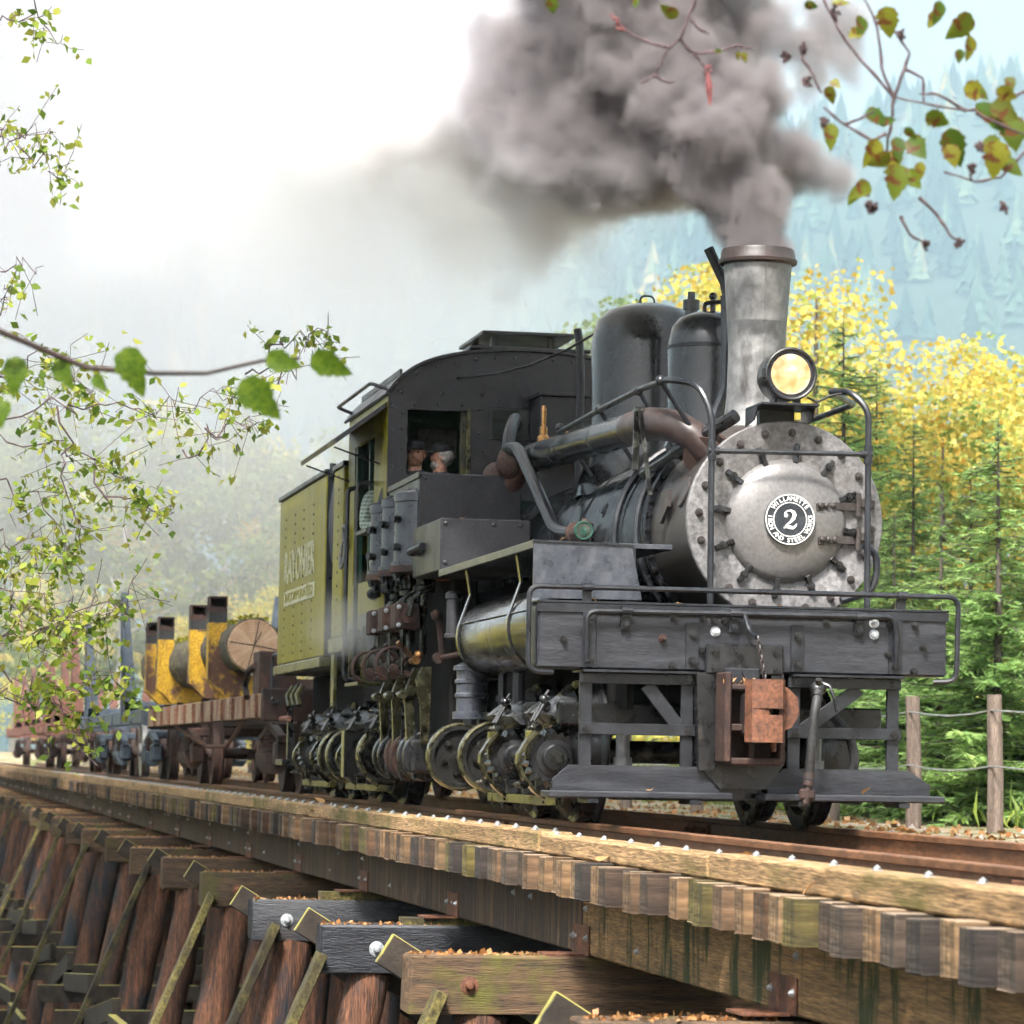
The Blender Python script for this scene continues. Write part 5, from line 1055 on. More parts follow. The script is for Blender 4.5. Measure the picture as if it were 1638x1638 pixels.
# farther cars
def skeleton_car(label, x0, x1, stakes, mat, trucks, group=None):
    r = thing('skeleton_log_car', label, 'rail car', group=group)
    for y in (-1.2, 1.2): side_sill(r, x0, x1, y, .86, 1.08, mat)
    MB().box(x1, x0, -.3, .3, .8, 1.05).build('center_sill', mat, r)
    MB().box(x0-.1, x0, -1.28, 1.28, .82, 1.12, .01).build('end_sill', mat, r); MB().box(x1, x1+.1, -1.28, 1.28, .82, 1.12, .01).build('end_sill', mat, r)
    for (x, h, lean) in stakes:
        for s in (-1, 1):
            MB().prism([(s*1.28, 1.0), (s*1.3+s*lean*.3, h), (s*1.2+s*lean*.3, h), (s*1.02, 1.1), (s*1.02, 1.0)], 'x', x-.13, x+.0).prism([(s*1.285, 1.0), (s*1.305+s*lean*.3, h-.03), (s*1.3, 1.0)], 'x', x-.16, x+.03).build('stake', mat, r)
        MB().box(x-.16, x, -1.25, 1.25, 1.085, 1.26, .01).build('bunk', mat, r)
    for k in range(8):
        x = x0-.4-(x0-x1-.8)*k/7; MB().box(x-.05, x+.05, -1.285, -1.262, .87, 1.07, .003).build('sill_rib', mat, r)
    for xc in trucks: car_truck(r, xc, mat if mat != 'red_oxide' else 'rust_dark')
    return r
skeleton_car('blue black skeleton log car with tall tapered stakes behind the yellow bunks', -30.4, -47, [(-35.1, 3.06, .1), (-45, 3.05, .1)], 'blue_black_steel', (-32, -38.6, -44.5))
skeleton_car('rusty red skeleton log car behind the blue black car', -48, -66, [(-49.8, 3.05, .1), (-54, 2.7, 0), (-58, 2.4, .2), (-62, 2.6, 0)], 'red_oxide', (-50, -63.5))
skeleton_car('hindmost rusty log car at the far left end of the train', -67, -86, [(-69, 2.6, 0), (-74, 2.5, .1), (-80, 2.6, 0)], 'red_oxide', (-69, -83.5))
# a bright wheelset standing out on the black car
MB().lathe([(r, -h) for r, h in wheel_prof()], (-36.9, -.752, .457), (0, -1, 0), 32).build('spare_wheel', 'stack_metal', [o for o in bpy.data.objects if o.name == 'skeleton_log_car'][0])
# positions of twigs, leaves and trees in metres
DATA = {"twigs_right":[[[11.105,-2.716,2.902],[11.098,-2.73,2.842],[11.088,-2.756,2.771],[11.08,-2.774,2.716],[11.073,-2.805,2.688],[11.065,-2.827,2.649],[11.058,-2.85,2.598],[11.047,-2.898,2.571]],[[10.928,-2.771,2.719],[10.917,-2.836,2.73],[10.908,-2.897,2.759],[10.902,-2.938,2.789]],[[10.792,-2.706,2.78],[10.794,-2.681,2.747],[10.798,-2.652,2.731],[10.812,-2.579,2.741],[10.825,-2.519,2.761],[10.834,-2.467,2.751]],[[10.653,-2.622,2.762],[10.655,-2.6,2.734],[10.657,-2.579,2.709]],[[11.058,-2.85,2.598],[11.062,-2.815,2.575],[11.068,-2.786,2.579]],[[10.947,-2.706,2.814],[10.95,-2.677,2.778],[10.955,-2.646,2.766]],[[11.014,-1.457,2.673],[10.988,-1.582,2.625],[10.966,-1.678,2.58],[10.948,-1.769,2.558],[10.932,-1.861,2.57],[10.908,-2.005,2.601]],[[10.765,-1.962,2.63],[10.761,-2.004,2.678],[10.752,-2.079,2.754],[10.746,-2.154,2.857],[10.744,-2.203,2.95],[10.744,-2.231,3.012]],[[11.193,-2.091,2.542],[11.192,-2.133,2.632],[11.198,-2.144,2.732],[11.199,-2.169,2.812],[11.196,-2.217,2.891]],[[11.051,-2.048,2.571],[11.064,-2.014,2.664],[11.07,-2.002,2.715],[11.066,-2.044,2.775],[11.065,-2.076,2.836]],[[10.921,-1.971,2.694],[10.929,-1.913,2.664],[10.924,-1.906,2.582]],[[10.765,-1.962,2.63],[10.758,-1.967,2.546],[10.749,-1.981,2.462],[10.745,-1.975,2.394],[10.746,-1.962,2.369]],[[11.181,-2.111,2.421],[11.171,-2.156,2.4],[11.158,-2.246,2.449],[11.152,-2.297,2.492],[11.15,-2.312,2.504]],[[11.014,-2.205,2.477],[11.024,-2.162,2.494],[11.036,-2.107,2.523]],[[11.001,-1.452,2.487],[10.974,-1.576,2.423],[10.954,-1.65,2.339],[10.938,-1.732,2.327],[10.921,-1.834,2.356]],[[10.806,-1.723,2.586],[10.792,-1.818,2.643],[10.781,-1.879,2.642]],[[11.238,-1.832,2.497],[11.247,-1.771,2.467],[11.262,-1.671,2.429]],[[11.006,-2.348,2.719],[11.005,-2.343,2.688],[11.007,-2.311,2.638],[11.008,-2.279,2.577]],[[10.9,-1.913,2.272],[10.907,-1.85,2.211],[10.911,-1.807,2.15],[10.915,-1.776,2.124]],[[10.742,-1.929,2.233],[10.743,-1.896,2.171],[10.75,-1.843,2.141]]],
"leaves_right":[[[11.128,-2.824,2.797],0.0725,200],[[11.061,-2.262,2.564],0.0645,80],[[10.908,-2.221,2.454],0.0927,95],[[10.797,-2.031,2.546],0.0886,20],[[11.215,-2.174,2.349],0.1048,110],[[11.08,-2.049,2.284],0.1209,95],[[10.913,-2.125,2.279],0.1048,140],[[10.815,-1.893,2.449],0.0967,60],[[11.266,-1.907,2.374],0.133,80],[[11.144,-1.732,2.363],0.1249,95],[[11.008,-1.703,2.521],0.141,40],[[10.863,-1.71,2.644],0.0886,10],[[11.236,-2.221,2.752],0.0846,100],[[11.111,-2.088,2.803],0.1048,70],[[11.0,-1.89,2.867],0.0886,110],[[10.868,-1.774,2.86],0.1168,140],[[11.295,-1.877,2.69],0.0846,100],[[11.07,-2.335,2.855],0.0484,20],[[10.946,-2.001,2.417],0.0886,90],[[10.876,-1.582,2.503],0.1209,80],[[11.308,-1.751,2.549],0.0806,20],[[11.092,-1.99,2.293],0.0806,60],[[10.87,-2.53,2.715],0.0322,90],[[10.73,-2.473,2.742],0.0363,70],[[11.148,-2.662,2.668],0.0282,0],[[11.119,-1.92,2.493],0.0886,30],[[10.944,-2.201,2.894],0.0604,10],[[10.625,-3.106,2.906],0.0604,95],[[11.11,-2.933,2.819],0.0443,90]],
"cones_right":[[11.139,-2.437,2.666],[11.15,-2.387,2.691],[11.155,-2.159,2.193],[11.157,-2.143,2.185],[11.2,-1.868,2.074],[11.179,-1.977,2.072],[11.232,-1.816,2.386],[11.224,-1.836,2.316],[11.177,-2.287,2.806],[11.211,-2.077,2.743],[11.146,-2.37,2.591],[11.234,-1.733,2.197],[11.147,-2.31,2.458]],
"catkin":[[11.089,-2.683,2.605],[11.087,-2.678,2.561],[11.083,-2.672,2.505]],
"buds":[[11.047,-2.973,2.761],[11.048,-2.959,2.745],[11.091,-2.682,2.626],[11.088,-2.689,2.609],[11.046,-2.982,2.777]],
"front_branch":[[11.603,-5.041,1.657],[11.59,-4.93,1.617],[11.577,-4.819,1.577],[11.57,-4.671,1.522],[11.576,-4.468,1.513],[11.573,-4.319,1.519],[11.576,-4.153,1.563],[11.568,-4.04,1.575]],
"front_leaves":[[[11.584,-4.563,1.586],0.1612,70],[[11.524,-4.875,1.553],0.1282,95],[[11.545,-4.758,1.546],0.1099,60],[[11.658,-4.153,1.563],0.1136,15],[[11.683,-4.02,1.572],0.1374,25],[[11.64,-4.223,1.495],0.1685,45],[[11.509,-4.903,1.423],0.0916,100],[[11.562,-4.651,1.502],0.0733,50]],
"alder_branches":[[[-3.619,-5.06,2.668],[-3.501,-4.528,2.929],[-3.416,-4.079,2.96],[-3.338,-3.675,3.004],[-3.266,-3.268,2.975],[-3.196,-2.91,3.028],[-3.128,-2.599,3.17]],[[-4.308,-5.064,3.014],[-4.174,-4.422,3.213],[-4.11,-4.15,3.406],[-4.072,-3.916,3.34],[-4.052,-3.725,3.132]],[[-5.041,-5.047,2.699],[-4.911,-4.384,2.808],[-4.828,-3.958,2.864],[-4.785,-3.668,2.725],[-4.754,-3.425,2.536],[-4.733,-3.28,2.467]],[[-3.988,-4.952,2.239],[-3.873,-4.41,2.434],[-3.832,-4.132,2.3],[-3.805,-3.896,2.073],[-3.816,-3.842,1.796]],[[-4.739,-5.026,1.908],[-4.608,-4.373,2.062],[-4.574,-4.135,1.924],[-4.552,-3.941,1.737]],[[-3.706,-5.02,1.39],[-3.577,-4.396,1.584],[-3.524,-4.078,1.498],[-3.49,-3.849,1.388]],[[-4.442,-5.002,1.042],[-4.324,-4.354,1.031],[-4.277,-4.074,0.965],[-4.203,-3.656,0.926],[-4.153,-3.428,1.024]],[[-5.123,-4.907,1.255],[-4.984,-4.197,1.364],[-4.922,-3.864,1.37],[-4.838,-3.49,1.57],[-4.794,-3.329,1.766]],[[-4.086,-4.907,0.803],[-3.981,-4.361,0.86],[-3.919,-3.993,0.774],[-3.878,-3.715,0.64]],[[-4.558,-4.905,4.052],[-4.468,-4.437,4.108],[-4.438,-4.298,4.158],[-4.408,-4.108,4.09]],[[-3.496,-4.726,3.497],[-3.433,-4.461,3.684],[-3.408,-4.375,3.8]],[[-4.127,-4.945,5.153],[-4.046,-4.48,5.091],[-4.025,-4.339,5.023],[-3.993,-4.103,4.863],[-3.974,-3.961,4.772]],[[-4.818,-4.839,5.188],[-4.73,-4.363,5.197],[-4.69,-4.176,5.272],[-4.681,-4.077,5.154]],[[-3.679,-4.696,5.764],[-3.63,-4.471,5.861],[-3.585,-4.244,5.911],[-3.565,-4.055,5.706]],[[-4.259,-2.803,2.853],[-4.227,-2.665,2.951],[-4.199,-2.525,2.977]],[[-3.399,-3.989,2.962],[-3.429,-3.926,2.415],[-3.447,-3.845,1.96]],[[-4.097,-3.704,2.475],[-4.063,-3.469,2.339],[-4.032,-3.282,2.295],[-4.004,-3.119,2.275]],[[-4.516,-2.451,3.326],[-4.471,-2.316,3.594],[-4.431,-2.128,3.67],[-4.382,-1.919,3.818]],[[-3.475,-2.562,3.209],[-3.429,-2.335,3.26],[-3.386,-2.157,3.402]],[[-4.311,-3.033,2.73],[-4.268,-2.849,2.852],[-4.221,-2.616,2.904]],[[-3.646,-4.657,1.305],[-3.548,-4.116,1.269],[-3.483,-3.853,1.503],[-3.451,-3.721,1.596]]],
"alder_density":[60,80,70,60,60,80,80,70,60,14,12,26,22,20,22,30,26,26,14,16,40],
"trees":[["fir",-24.86,8.07,7.11],["fir",-18.93,7.05,3.87],["fir",-16.9,7.02,3.91],["fir",-14.86,7.02,4.69],["fir",-15.72,7.88,4.27],["fir",-21.78,8.17,5.34],["fir",-20.68,8.61,4.57],["fir",-31.54,10.55,7.29],["yellow",-42.38,12.58,11.33],["orange",-28.46,10.67,6.66],["orange",-32.42,11.29,6.61],["yellow",-35.98,14.09,8.16],["yellow",-43.82,15.81,9.4],["yellow",-39.72,15.96,8.62],["yellow",-46.0,15.04,9.64],["yellow",-50.02,15.4,9.6],["yellow",-54.42,13.64,12.43],["orange",-30.21,12.26,5.83],["yellow",-56.12,15.49,11.62],["yellow",-61.51,13.87,12.1],["green",-71.39,15.61,13.62],["yellow",-33.87,14.49,7.72],["green",-86.4,17.12,13.83],["green",-91.62,16.47,13.56],["yellow",-82.3,11.75,9.31],["green",-145.41,1.24,16.04],["green",-144.92,3.92,20.01],["green",-97.16,3.01,12.78],["yellow",-119.91,1.27,7.58],["green",-103.88,5.3,13.54],["green",-98.54,6.61,13.93],["green",-106.25,9.01,12.51],["yellow",-70.56,3.52,4.76],["yellow",-68.35,4.46,4.77],["yellow",-73.22,5.68,5.45],["yellow",-76.74,3.2,4.57],["yellow",-114.46,3.23,6.26],["yellow",-78.01,7.34,7.01],["green",-95.71,10.88,12.06]]}
# ================================================================ trees
def sub(parent, name, me, mat=None, **kw): return mk(name, me, mat, parent, **kw)
def limb_mesh(H, r0, seed, nb=7, spread=.5, lo=.3):
    r = random.Random(seed); b = MB(); pts = [(0, 0, -.3)]; 
    for k in range(1, 7): pts.append((r.uniform(-.05, .05)*H*.2, r.uniform(-.05, .05)*H*.2, H*.92*k/6))
    b.tube(pts, r0, 8, rad=[r0*(1-.85*k/6) for k in range(7)]); tips = []
    for k in range(nb):
        f = lo+(1-lo)*.9*k/nb; z = H*.92*f; a = r.uniform(0, 6.28); L = H*spread*(1-.6*f)*r.uniform(.7, 1.1)
        p = Vector((0, 0, z)); q = p+Vector((math.cos(a)*L*.5, math.sin(a)*L*.5, L*.3)); e = p+Vector((math.cos(a)*L, math.sin(a)*L, L*.75))
        b.tube([p, q, e], r0*.3, 5, rad=[r0*.35*(1-f*.5), r0*.2, r0*.06]); tips += [q, e, (q+e)/2]
    return b, tips
def broad_proto(name, H, seed, leafmat_, n=3600, size=.2, w=.3, bark='trunk_bark', nc=34, lo=.08):
    r = np.random.default_rng(seed); b, tips = limb_mesh(H, H*.014+.02, seed)
    cs = []
    for k in range(nc):
        f = r.uniform(lo, 1); rr = H*w*(1.05-.75*abs(f-.38)**1.2-(.35 if f > .85 else 0))*math.sqrt(r.uniform(.05, 1)); a = r.uniform(0, 6.28)
        cs.append((rr*math.cos(a), rr*math.sin(a), H*f, H*r.uniform(.05, .1)))
    for t_ in tips: cs.append((t_.x, t_.y, t_.z, H*r.uniform(.04, .08)))
    cs = np.array(cs); i = r.integers(0, len(cs), n); d = r.normal(size=(n, 3)); d /= np.linalg.norm(d, axis=1, keepdims=True)
    P = cs[i, :3]+d*cs[i, 3:4]*(r.random((n, 1))**.45)*np.array([1.15, 1.15, .8])
    me = quads('crown', leaves(P, size, .8, seed+1, .2, (0, 0, -.25)), None); me.materials.append(MAT[leafmat_])
    tm = b.mesh('trunk', 60); tm.materials.append(MAT[bark]); return (me, tm, H)
def fir_proto(H, seed, mat='needle_green', dens=1.0, wd=.27):
    r = np.random.default_rng(seed); b = MB().tube([(0, 0, -.3), (r.normal(0, .03), r.normal(0, .03), H*.5), (0, 0, H)], .1, 8, rad=[.011*H+.015, .006*H+.008, .003]); P = []; D = []; S = []
    for k in range(int(190*dens)):
        f = r.random()**1.15; z = H*(.03+.95*f); R = H*wd*((1-f)**.8)+.06; a = r.uniform(0, 6.28); L = R*r.uniform(.45, 1.2); rise = r.normal(.12, .16); sag = r.uniform(.1, .4); m = max(4, int(L/.045))
        dx, dy = math.cos(a), math.sin(a); cv = r.normal(0, .12); pts = []
        for q in range(m+1):
            g = q/m; pts.append(np.array([dx*L*g-dy*cv*L*g*g, dy*L*g+dx*cv*L*g*g, z+rise*L*g-sag*L*g*g*(1.3-g)]))
        b.tube([tuple(pts[0]), tuple(pts[m//2]), tuple(pts[-1])], .008, 3)
        for q in range(1, m+1):
            g = q/m; c = pts[q]; w = (1-.55*g)*min(1, g*3+.35)
            for s in (-1, 1, 0, -1, 1):
                sd_ = np.array([-dy, dx, 0])*s; d = np.array([dx, dy, .0])*.75+sd_*.75+r.normal(0, .25, 3)-np.array([0, 0, .28*r.random()])
                P.append(c+r.normal(0, .012, 3)); D.append(d/np.linalg.norm(d)); S.append((.06+.13*L*w)*r.uniform(.6, 1.25))
    P = np.array(P); D = np.array(D); S = np.array(S)[:, None]; e = r.normal(size=P.shape); e[:, 2] += 1.2; W = np.cross(D, e); W /= np.linalg.norm(W, axis=1, keepdims=True)
    me = quads('crown', np.stack([P, P+D*S*.4+W*S*.12, P+D*S, P+D*S*.4-W*S*.12], 1), None); me.materials.append(MAT[mat])
    tm = b.mesh('trunk', 60); tm.materials.append(MAT['trunk_bark']); return (me, tm, H)
PROTO = {'yellow': [broad_proto('y', 9, 11, 'leaf_yellow', 7500, .12, .25), broad_proto('y', 9, 12, 'leaf_yellow', 7000, .115, .22)],
         'orange': [broad_proto('o', 6.5, 13, 'leaf_orange', 7000, .115, .3)],
         'green': [broad_proto('g', 13, 14, 'leaf_green', 6500, .25, .24, 'pale_bark', lo=.2), broad_proto('g', 13, 15, 'leaf_yellow', 6500, .25, .22, 'pale_bark', lo=.25)],
         'fir': [fir_proto(5, 16), fir_proto(5, 17), fir_proto(7, 18, dens=1.2, wd=.24)]}
LAB = {'fir': ('fir_tree', 'fir tree', 'young green fir', 'firs behind the fence'), 'yellow': ('maple_tree', 'maple tree', 'yellow autumn maple', 'yellow maples behind the track'),
       'orange': ('vine_maple', 'maple tree', 'orange tinged vine maple', 'orange vine maples behind the track'), 'green': ('alder_tree', 'tree', 'tall hazy tree', 'hazy trees at the far end of the line')}
def where(x, y):
    q = cam.matrix_world.inverted() @ Vector((x, y, 2)); u = q.x/-q.z*5460+819
    if u < 300: a = 'behind the log cars'
    elif u < 620: a = 'between the log car and the tender'
    elif u < 1080: a = 'behind the boiler'
    elif u < 1290: a = 'behind the chimney'
    elif u < 1420: a = 'just right of the smokebox'
    elif u < 1545: a = 'above the right end of the beam'
    else: a = 'at the right edge of the picture'
    return a
ORD = ['nearest', 'second nearest', 'third nearest', 'fourth nearest', 'fifth nearest', 'sixth nearest', 'seventh nearest', 'eighth nearest', 'ninth nearest']
cnt = {}; rows = sorted([t for t in DATA['trees']], key=lambda t: (Vector((t[1], t[2], 0))-CAM).length)
for kind, x, y, H in rows:
    pr_ = random.choice(PROTO[kind]); nm, cat, ad, grp = LAB[kind]; w = where(x, y); H = H*(.93 if kind != 'fir' else 1); k = cnt.get((kind, w), 0); cnt[kind, w] = k+1
    r = thing(nm, f'{ad} {w}, {ORD[k]} one', cat, (x, y, float(ground_h(x, y))-.05), grp, (0, 0, random.uniform(0, 6.28)))
    s = H/pr_[2]; r.scale = (s*random.uniform(.95, 1.25),)*2+(s,)
    sub(r, 'crown', pr_[0]); sub(r, 'trunk', pr_[1])
# trees on the near bank, left of the frame, mirrored in the paintwork
for k in range(12):
    x = -22-7.5*k; y = -9.5-1.2*(k % 3)-.12*(-x-22)*.4; pr_ = PROTO['yellow'][k % 2]
    r = thing('maple_tree', f'yellow maple on the near bank left of the train, {("first", "second", "third", "fourth", "fifth", "sixth", "seventh", "eighth", "ninth", "tenth", "eleventh", "twelfth")[k]} from the camera', 'maple tree', (x, y, float(ground_h(x, y))-.1), 'yellow maples on the near bank', (0, 0, k*1.3))
    s = random.uniform(1.15, 1.4); r.scale = (s*1.25, s*1.25, s); sub(r, 'crown', pr_[0]); sub(r, 'trunk', pr_[1])
# ---- hillside forest
n = 1150; TONE = []; u = rng.uniform(-200, 1800, n); d = np.sqrt(rng.uniform(760**2, 2980**2, n)); ang = (u+198)/5460.
tx = CAM.x-d*np.cos(ang); ty = CAM.y+d*np.sin(ang); tz = ground_h(tx, ty); V = []
for i in range(n):
    H = rng.uniform(24, 44); R = H*rng.uniform(.22, .3); a0 = rng.uniform(0, 6.28); tn = rng.random()**1.3
    for lv in range(6):
        f0 = lv/6; zb = H*(.05+.88*f0); zt = H*min(1, .05+.88*f0+.3); rr = R*(1-f0)**.9; m = 9
        for j in range(m):
            a = a0+lv*.7+2*math.pi*j/m; a2 = a+2*math.pi/m*1.1; k = rng.uniform(.65, 1.2); TONE.append(min(1, max(0, tn+rng.uniform(-.12, .12))))
            V.append(((tx[i]+rr*k*math.cos(a), ty[i]+rr*k*math.sin(a), tz[i]+zb-rng.uniform(0, .07)*H), (tx[i]+rr*k*math.cos(a2), ty[i]+rr*k*math.sin(a2), tz[i]+zb-rng.uniform(0, .05)*H), (tx[i], ty[i], tz[i]+zt)))
hf = quads('hillside_forest', V, 'needle_dark', kind='stuff', label='hazy blue conifer forest covering the far hillside', cat='forest')

at_ = hf.data.attributes.new('tone', 'FLOAT', 'FACE'); at_.data.foreach_set('value', np.array(TONE, dtype=np.float32)[:len(hf.data.polygons)])

# ================================================================ foreground branches
def leaf_mesh(name, L, W, teeth=9, seed=0, mat='leaf_close', holes=0):
    r = random.Random(seed); up_, dn = [], []
    for k in range(teeth+1):
        f = k/teeth; w = W*.56*math.sin(math.pi*min(1, f**.72))**.8*(1.12-.5*f)*(1 if k % 2 else .86)*(1 if f < 1 else 0)*r.uniform(.86, 1.08)
        up_.append((f*L, w, abs(w)*.25+L*.05*math.sin(f*3))); dn.append((f*L, -w*r.uniform(.9, 1.05), abs(w)*.25+L*.05*math.sin(f*3)))
    b = MB(); mid = [(k/teeth*L, 0, L*.05*math.sin(k/teeth*3)) for k in range(teeth+1)]
    n_ = teeth+1; V = mid+up_+dn; F = [(i, i+1, n_+i+1, n_+i) for i in range(teeth)]+[(i+1, i, 2*n_+i, 2*n_+i+1) for i in range(teeth)]
    b.add(V, F); me = b.mesh(name, 50, False); me.materials.append(MAT[mat]); return me
LM = [leaf_mesh('leaf', 1, w, 11, k) for k, w in enumerate((.62, .72, .55, .8))]
def face_cam(ang, tilt, spin):
    "orientation with the leaf axis at ang (degrees clockwise from right) in the view plane, then tilted"
    a = math.radians(ang); ax = r2*math.cos(a)-u2*math.sin(a); nz_ = -fw; ay = nz_.cross(ax)
    M = Matrix((ax, ay, nz_)).transposed(); return (M @ Euler((spin, tilt, 0)).to_matrix()).to_euler()
tip = thing('overhanging_branch', 'alder twigs with brown spotted leaves hanging into the upper right corner', 'branch', DATA['twigs_right'][6][0])
O = Vector(tip.location)
for p in DATA['twigs_right']:
    P = [Vector(q)-O for q in p]; fine = []
    for a, b in zip(P, P[1:]):
        for f in (0, .33, .66): fine.append(a.lerp(b, f)+Vector((random.uniform(-1, 1), random.uniform(-1, 1), random.uniform(-1, 1)))*.0025)
    fine.append(P[-1]); k = len(fine); MB().tube(fine, .006, 6, rad=[.0058-.003*i/k+(.0016 if i % 4 == 0 else 0) for i in range(k)]).build('twig', 'branch_bark', tip, smooth=60)
LR = list(DATA['leaves_right'])
for p, L, ang in list(LR)[1:22]:
    if random.random() < .75: LR.append(([p[0]+random.gauss(0, .02), p[1]+random.gauss(0, .03), p[2]+random.gauss(0, .03)], L*random.uniform(.5, .85), ang+random.uniform(-70, 70)))
for i, (p, L, ang) in enumerate(LR):
    o = mk('leaf', LM[i % 4], None, tip, Vector(p)-O, face_cam(ang+random.uniform(-10, 10), random.uniform(-.5, .5), random.uniform(-.7, .7))); o.scale = (L*1.05,)*3
    # hold the leaf by its middle
    o.location = Vector(o.location)-(o.rotation_euler.to_matrix() @ Vector((L*.52, 0, 0)))
for p in DATA['cones_right']:
    c = Vector(p)-O; q = MB()
    for k in range(26): q.sphere((c.x+random.gauss(0, .006), c.y+random.gauss(0, .006), c.z+random.gauss(0, .009)), .006, 5, 4)
    q.build('seed_cone', 'seed_cone', tip)
MB().tube([Vector(q)-O for q in DATA['catkin']], .009, 7, rad=[.006, .012, .003]).build('catkin', 'bud', tip)
for p in DATA['buds']:
    c = Vector(p)-O; q = MB()
    for k in range(7): q.sphere((c.x+random.gauss(0, .005), c.y+random.gauss(0, .005), c.z+random.gauss(0, .005)), .0045, 5, 4)
    q.build('bud', 'bud', tip)
fb = thing('foreground_branch', 'thin blurred branch with broad green leaves close to the camera on the left', 'branch', DATA['front_branch'][0]); O = Vector(fb.location)
MB().tube([Vector(q)-O for q in DATA['front_branch']], .005, 7, rad=[.0105, .01, .0095, .009, .008, .007, .006, .005]).build('stem', 'rust_pipe', fb, smooth=60)
LF = leaf_mesh('leaf', 1, .62, 13, 5, 'leaf_front')
for i, (p, L, ang) in enumerate(DATA['front_leaves']):
    o = mk('leaf', LF, None, fb, Vector(p)-O, face_cam(ang, random.uniform(-.3, .3), random.uniform(-.5, .5))); o.scale = (L,)*3
al = thing('alder_sapling', 'small leaved alder reaching in from the left edge over the log cars', 'tree', (-3.6, -9.6, -5))
O = Vector(al.location); MB().tube([(0, 0, 0), (.1, .2, 2.5), (-.1, .1, 5), (.1, .3, 8), (0, .2, 11)], .1, 9, rad=[.13, .11, .09, .07, .04]).build('trunk', 'branch_bark', al, smooth=60)
LP = []; LS = []
bb_ = MB()
for p, dn in zip(DATA['alder_branches'], DATA['alder_density']):
    P = [Vector(q)-O for q in p]; q0 = cam.matrix_world.inverted() @ Vector(p[0]); fine = [Vector((0, .2, P[0].z-.4))] if q0.x/-q0.z*5460+819 < -10 else []
    for a, b in zip(P, P[1:]):
        for f in (0, .2, .4, .6, .8): fine.append(a.lerp(b, f)+Vector([random.gauss(0, .035) for _ in range(3)])+Vector((0, 0, -.1*math.sin(math.pi*f))))
    fine.append(P[-1]); k = len(fine); MB().tube(fine, .01, 5, rad=[.0085-.006*i/k for i in range(k)]).build('branch', 'branch_bark', al, smooth=60)
    for j in range(int(dn*.5)):
        i = min(k-2, int((.25+.75*random.random()**.8)*(k-1))); c = fine[i].lerp(fine[i+1], random.random()); m = Vector([random.gauss(0, .16) for _ in range(3)]); e = c+m+Vector((0, 0, -.06))
        bb_.tube([c, c.lerp(e, .5)+Vector([random.gauss(0, .02) for _ in range(3)]), e], .003, 3)
        for q in range(random.randint(3, 7)): LP.append(tuple(c.lerp(e, random.uniform(.3, 1.1))+Vector([random.gauss(0, .03) for _ in range(3)])))
bb_.build('twigs', 'branch_bark', al, kind='stuff')
quads('foliage', leaves(np.array(LP), .074, .62, 5, .2, (0, 0, -.3)), 'leaf_alder', al, kind='stuff')
# fallen leaves lying on the train and trestle
LFm = [leaf_mesh('fallen_leaf', 1, .8, 9, 30+k, 'leaf_fallen') for k in range(3)]
for k, (p, s) in enumerate((((1.36, -.62, .222), .1), ((1.36, .72, .222), .11), ((3.4, -1.36, -.15), .15), ((6.1, -1.2, -.035), .1), ((-9.3, -1.25, -.03), .2), ((-9.5, -1.33, -.1), .2), ((8.4, -1.36, -.155), .12), ((7.6, -1.37, -.155), .12), ((-3.7, -1.0, 2.18), .14), ((.3, -1.0, 1.79), .08), ((1.0, -.9, 1.38), .07), ((1.05, -.4, 1.38), .07), ((.95, .3, 1.38), .07), ((-9.6, -1.36, -.15), .18))):
    names = ('on the left front step', 'on the right front step', 'standing on the tie ends below the front truck', 'on the guard timber at right', 'caught on the guard timber beside the tender', 'hanging over the guard timber edge beside the tender', 'on the tie ends near the right edge', 'on the tie ends right of centre', 'on top of the lower tool box', 'on the running board', 'at the left end of the beam top', 'on the beam top left of the smokebox', 'on the beam top under the smokebox', 'at the foot of the guard timber beside the tender')
    o = mk('fallen_leaf', LFm[k % 3], None, None, p, (random.uniform(-.4, .4), random.uniform(-.7, .2), random.uniform(0, 6)), label='dry orange brown leaf '+names[k], cat='leaf', group='single fallen leaves'); o.scale = (s*.7,)*3
# ================================================================ smoke, steam and haze
class GN:
    def __init__(s, name):
        s.t = bpy.data.node_groups.new(name, 'GeometryNodeTree'); s.t.interface.new_socket('Geometry', in_out='OUTPUT', socket_type='NodeSocketGeometry')
        s.out = s.t.nodes.new('NodeGroupOutput')
    def n(s, t): return s.t.nodes.new(t)
    def setin(s, sock, v):
        if isinstance(v, (int, float)): sock.default_value = v
        elif isinstance(v, tuple): sock.default_value = v
        else: s.t.links.new(v, sock)
    def m(s, op, a, b=None, c=None, clamp=False):
        x = s.n('ShaderNodeMath'); x.operation = op; x.use_clamp = clamp
        for i, v in enumerate((a, b, c)):
            if v is not None: s.setin(x.inputs[i], v)
        return x.outputs[0]
    def vm(s, op, a, b=None):
        x = s.n('ShaderNodeVectorMath'); x.operation = op; s.setin(x.inputs[0], a)
        if b is not None: s.setin(x.inputs[1], b)
        return x.outputs[0]
    def noise(s, v, sc, det=4, ro=.55):
        x = s.n('ShaderNodeTexNoise'); s.setin(x.inputs['Vector'], v); x.inputs['Scale'].default_value = sc; x.inputs['Detail'].default_value = det; x.inputs['Roughness'].default_value = ro; return x
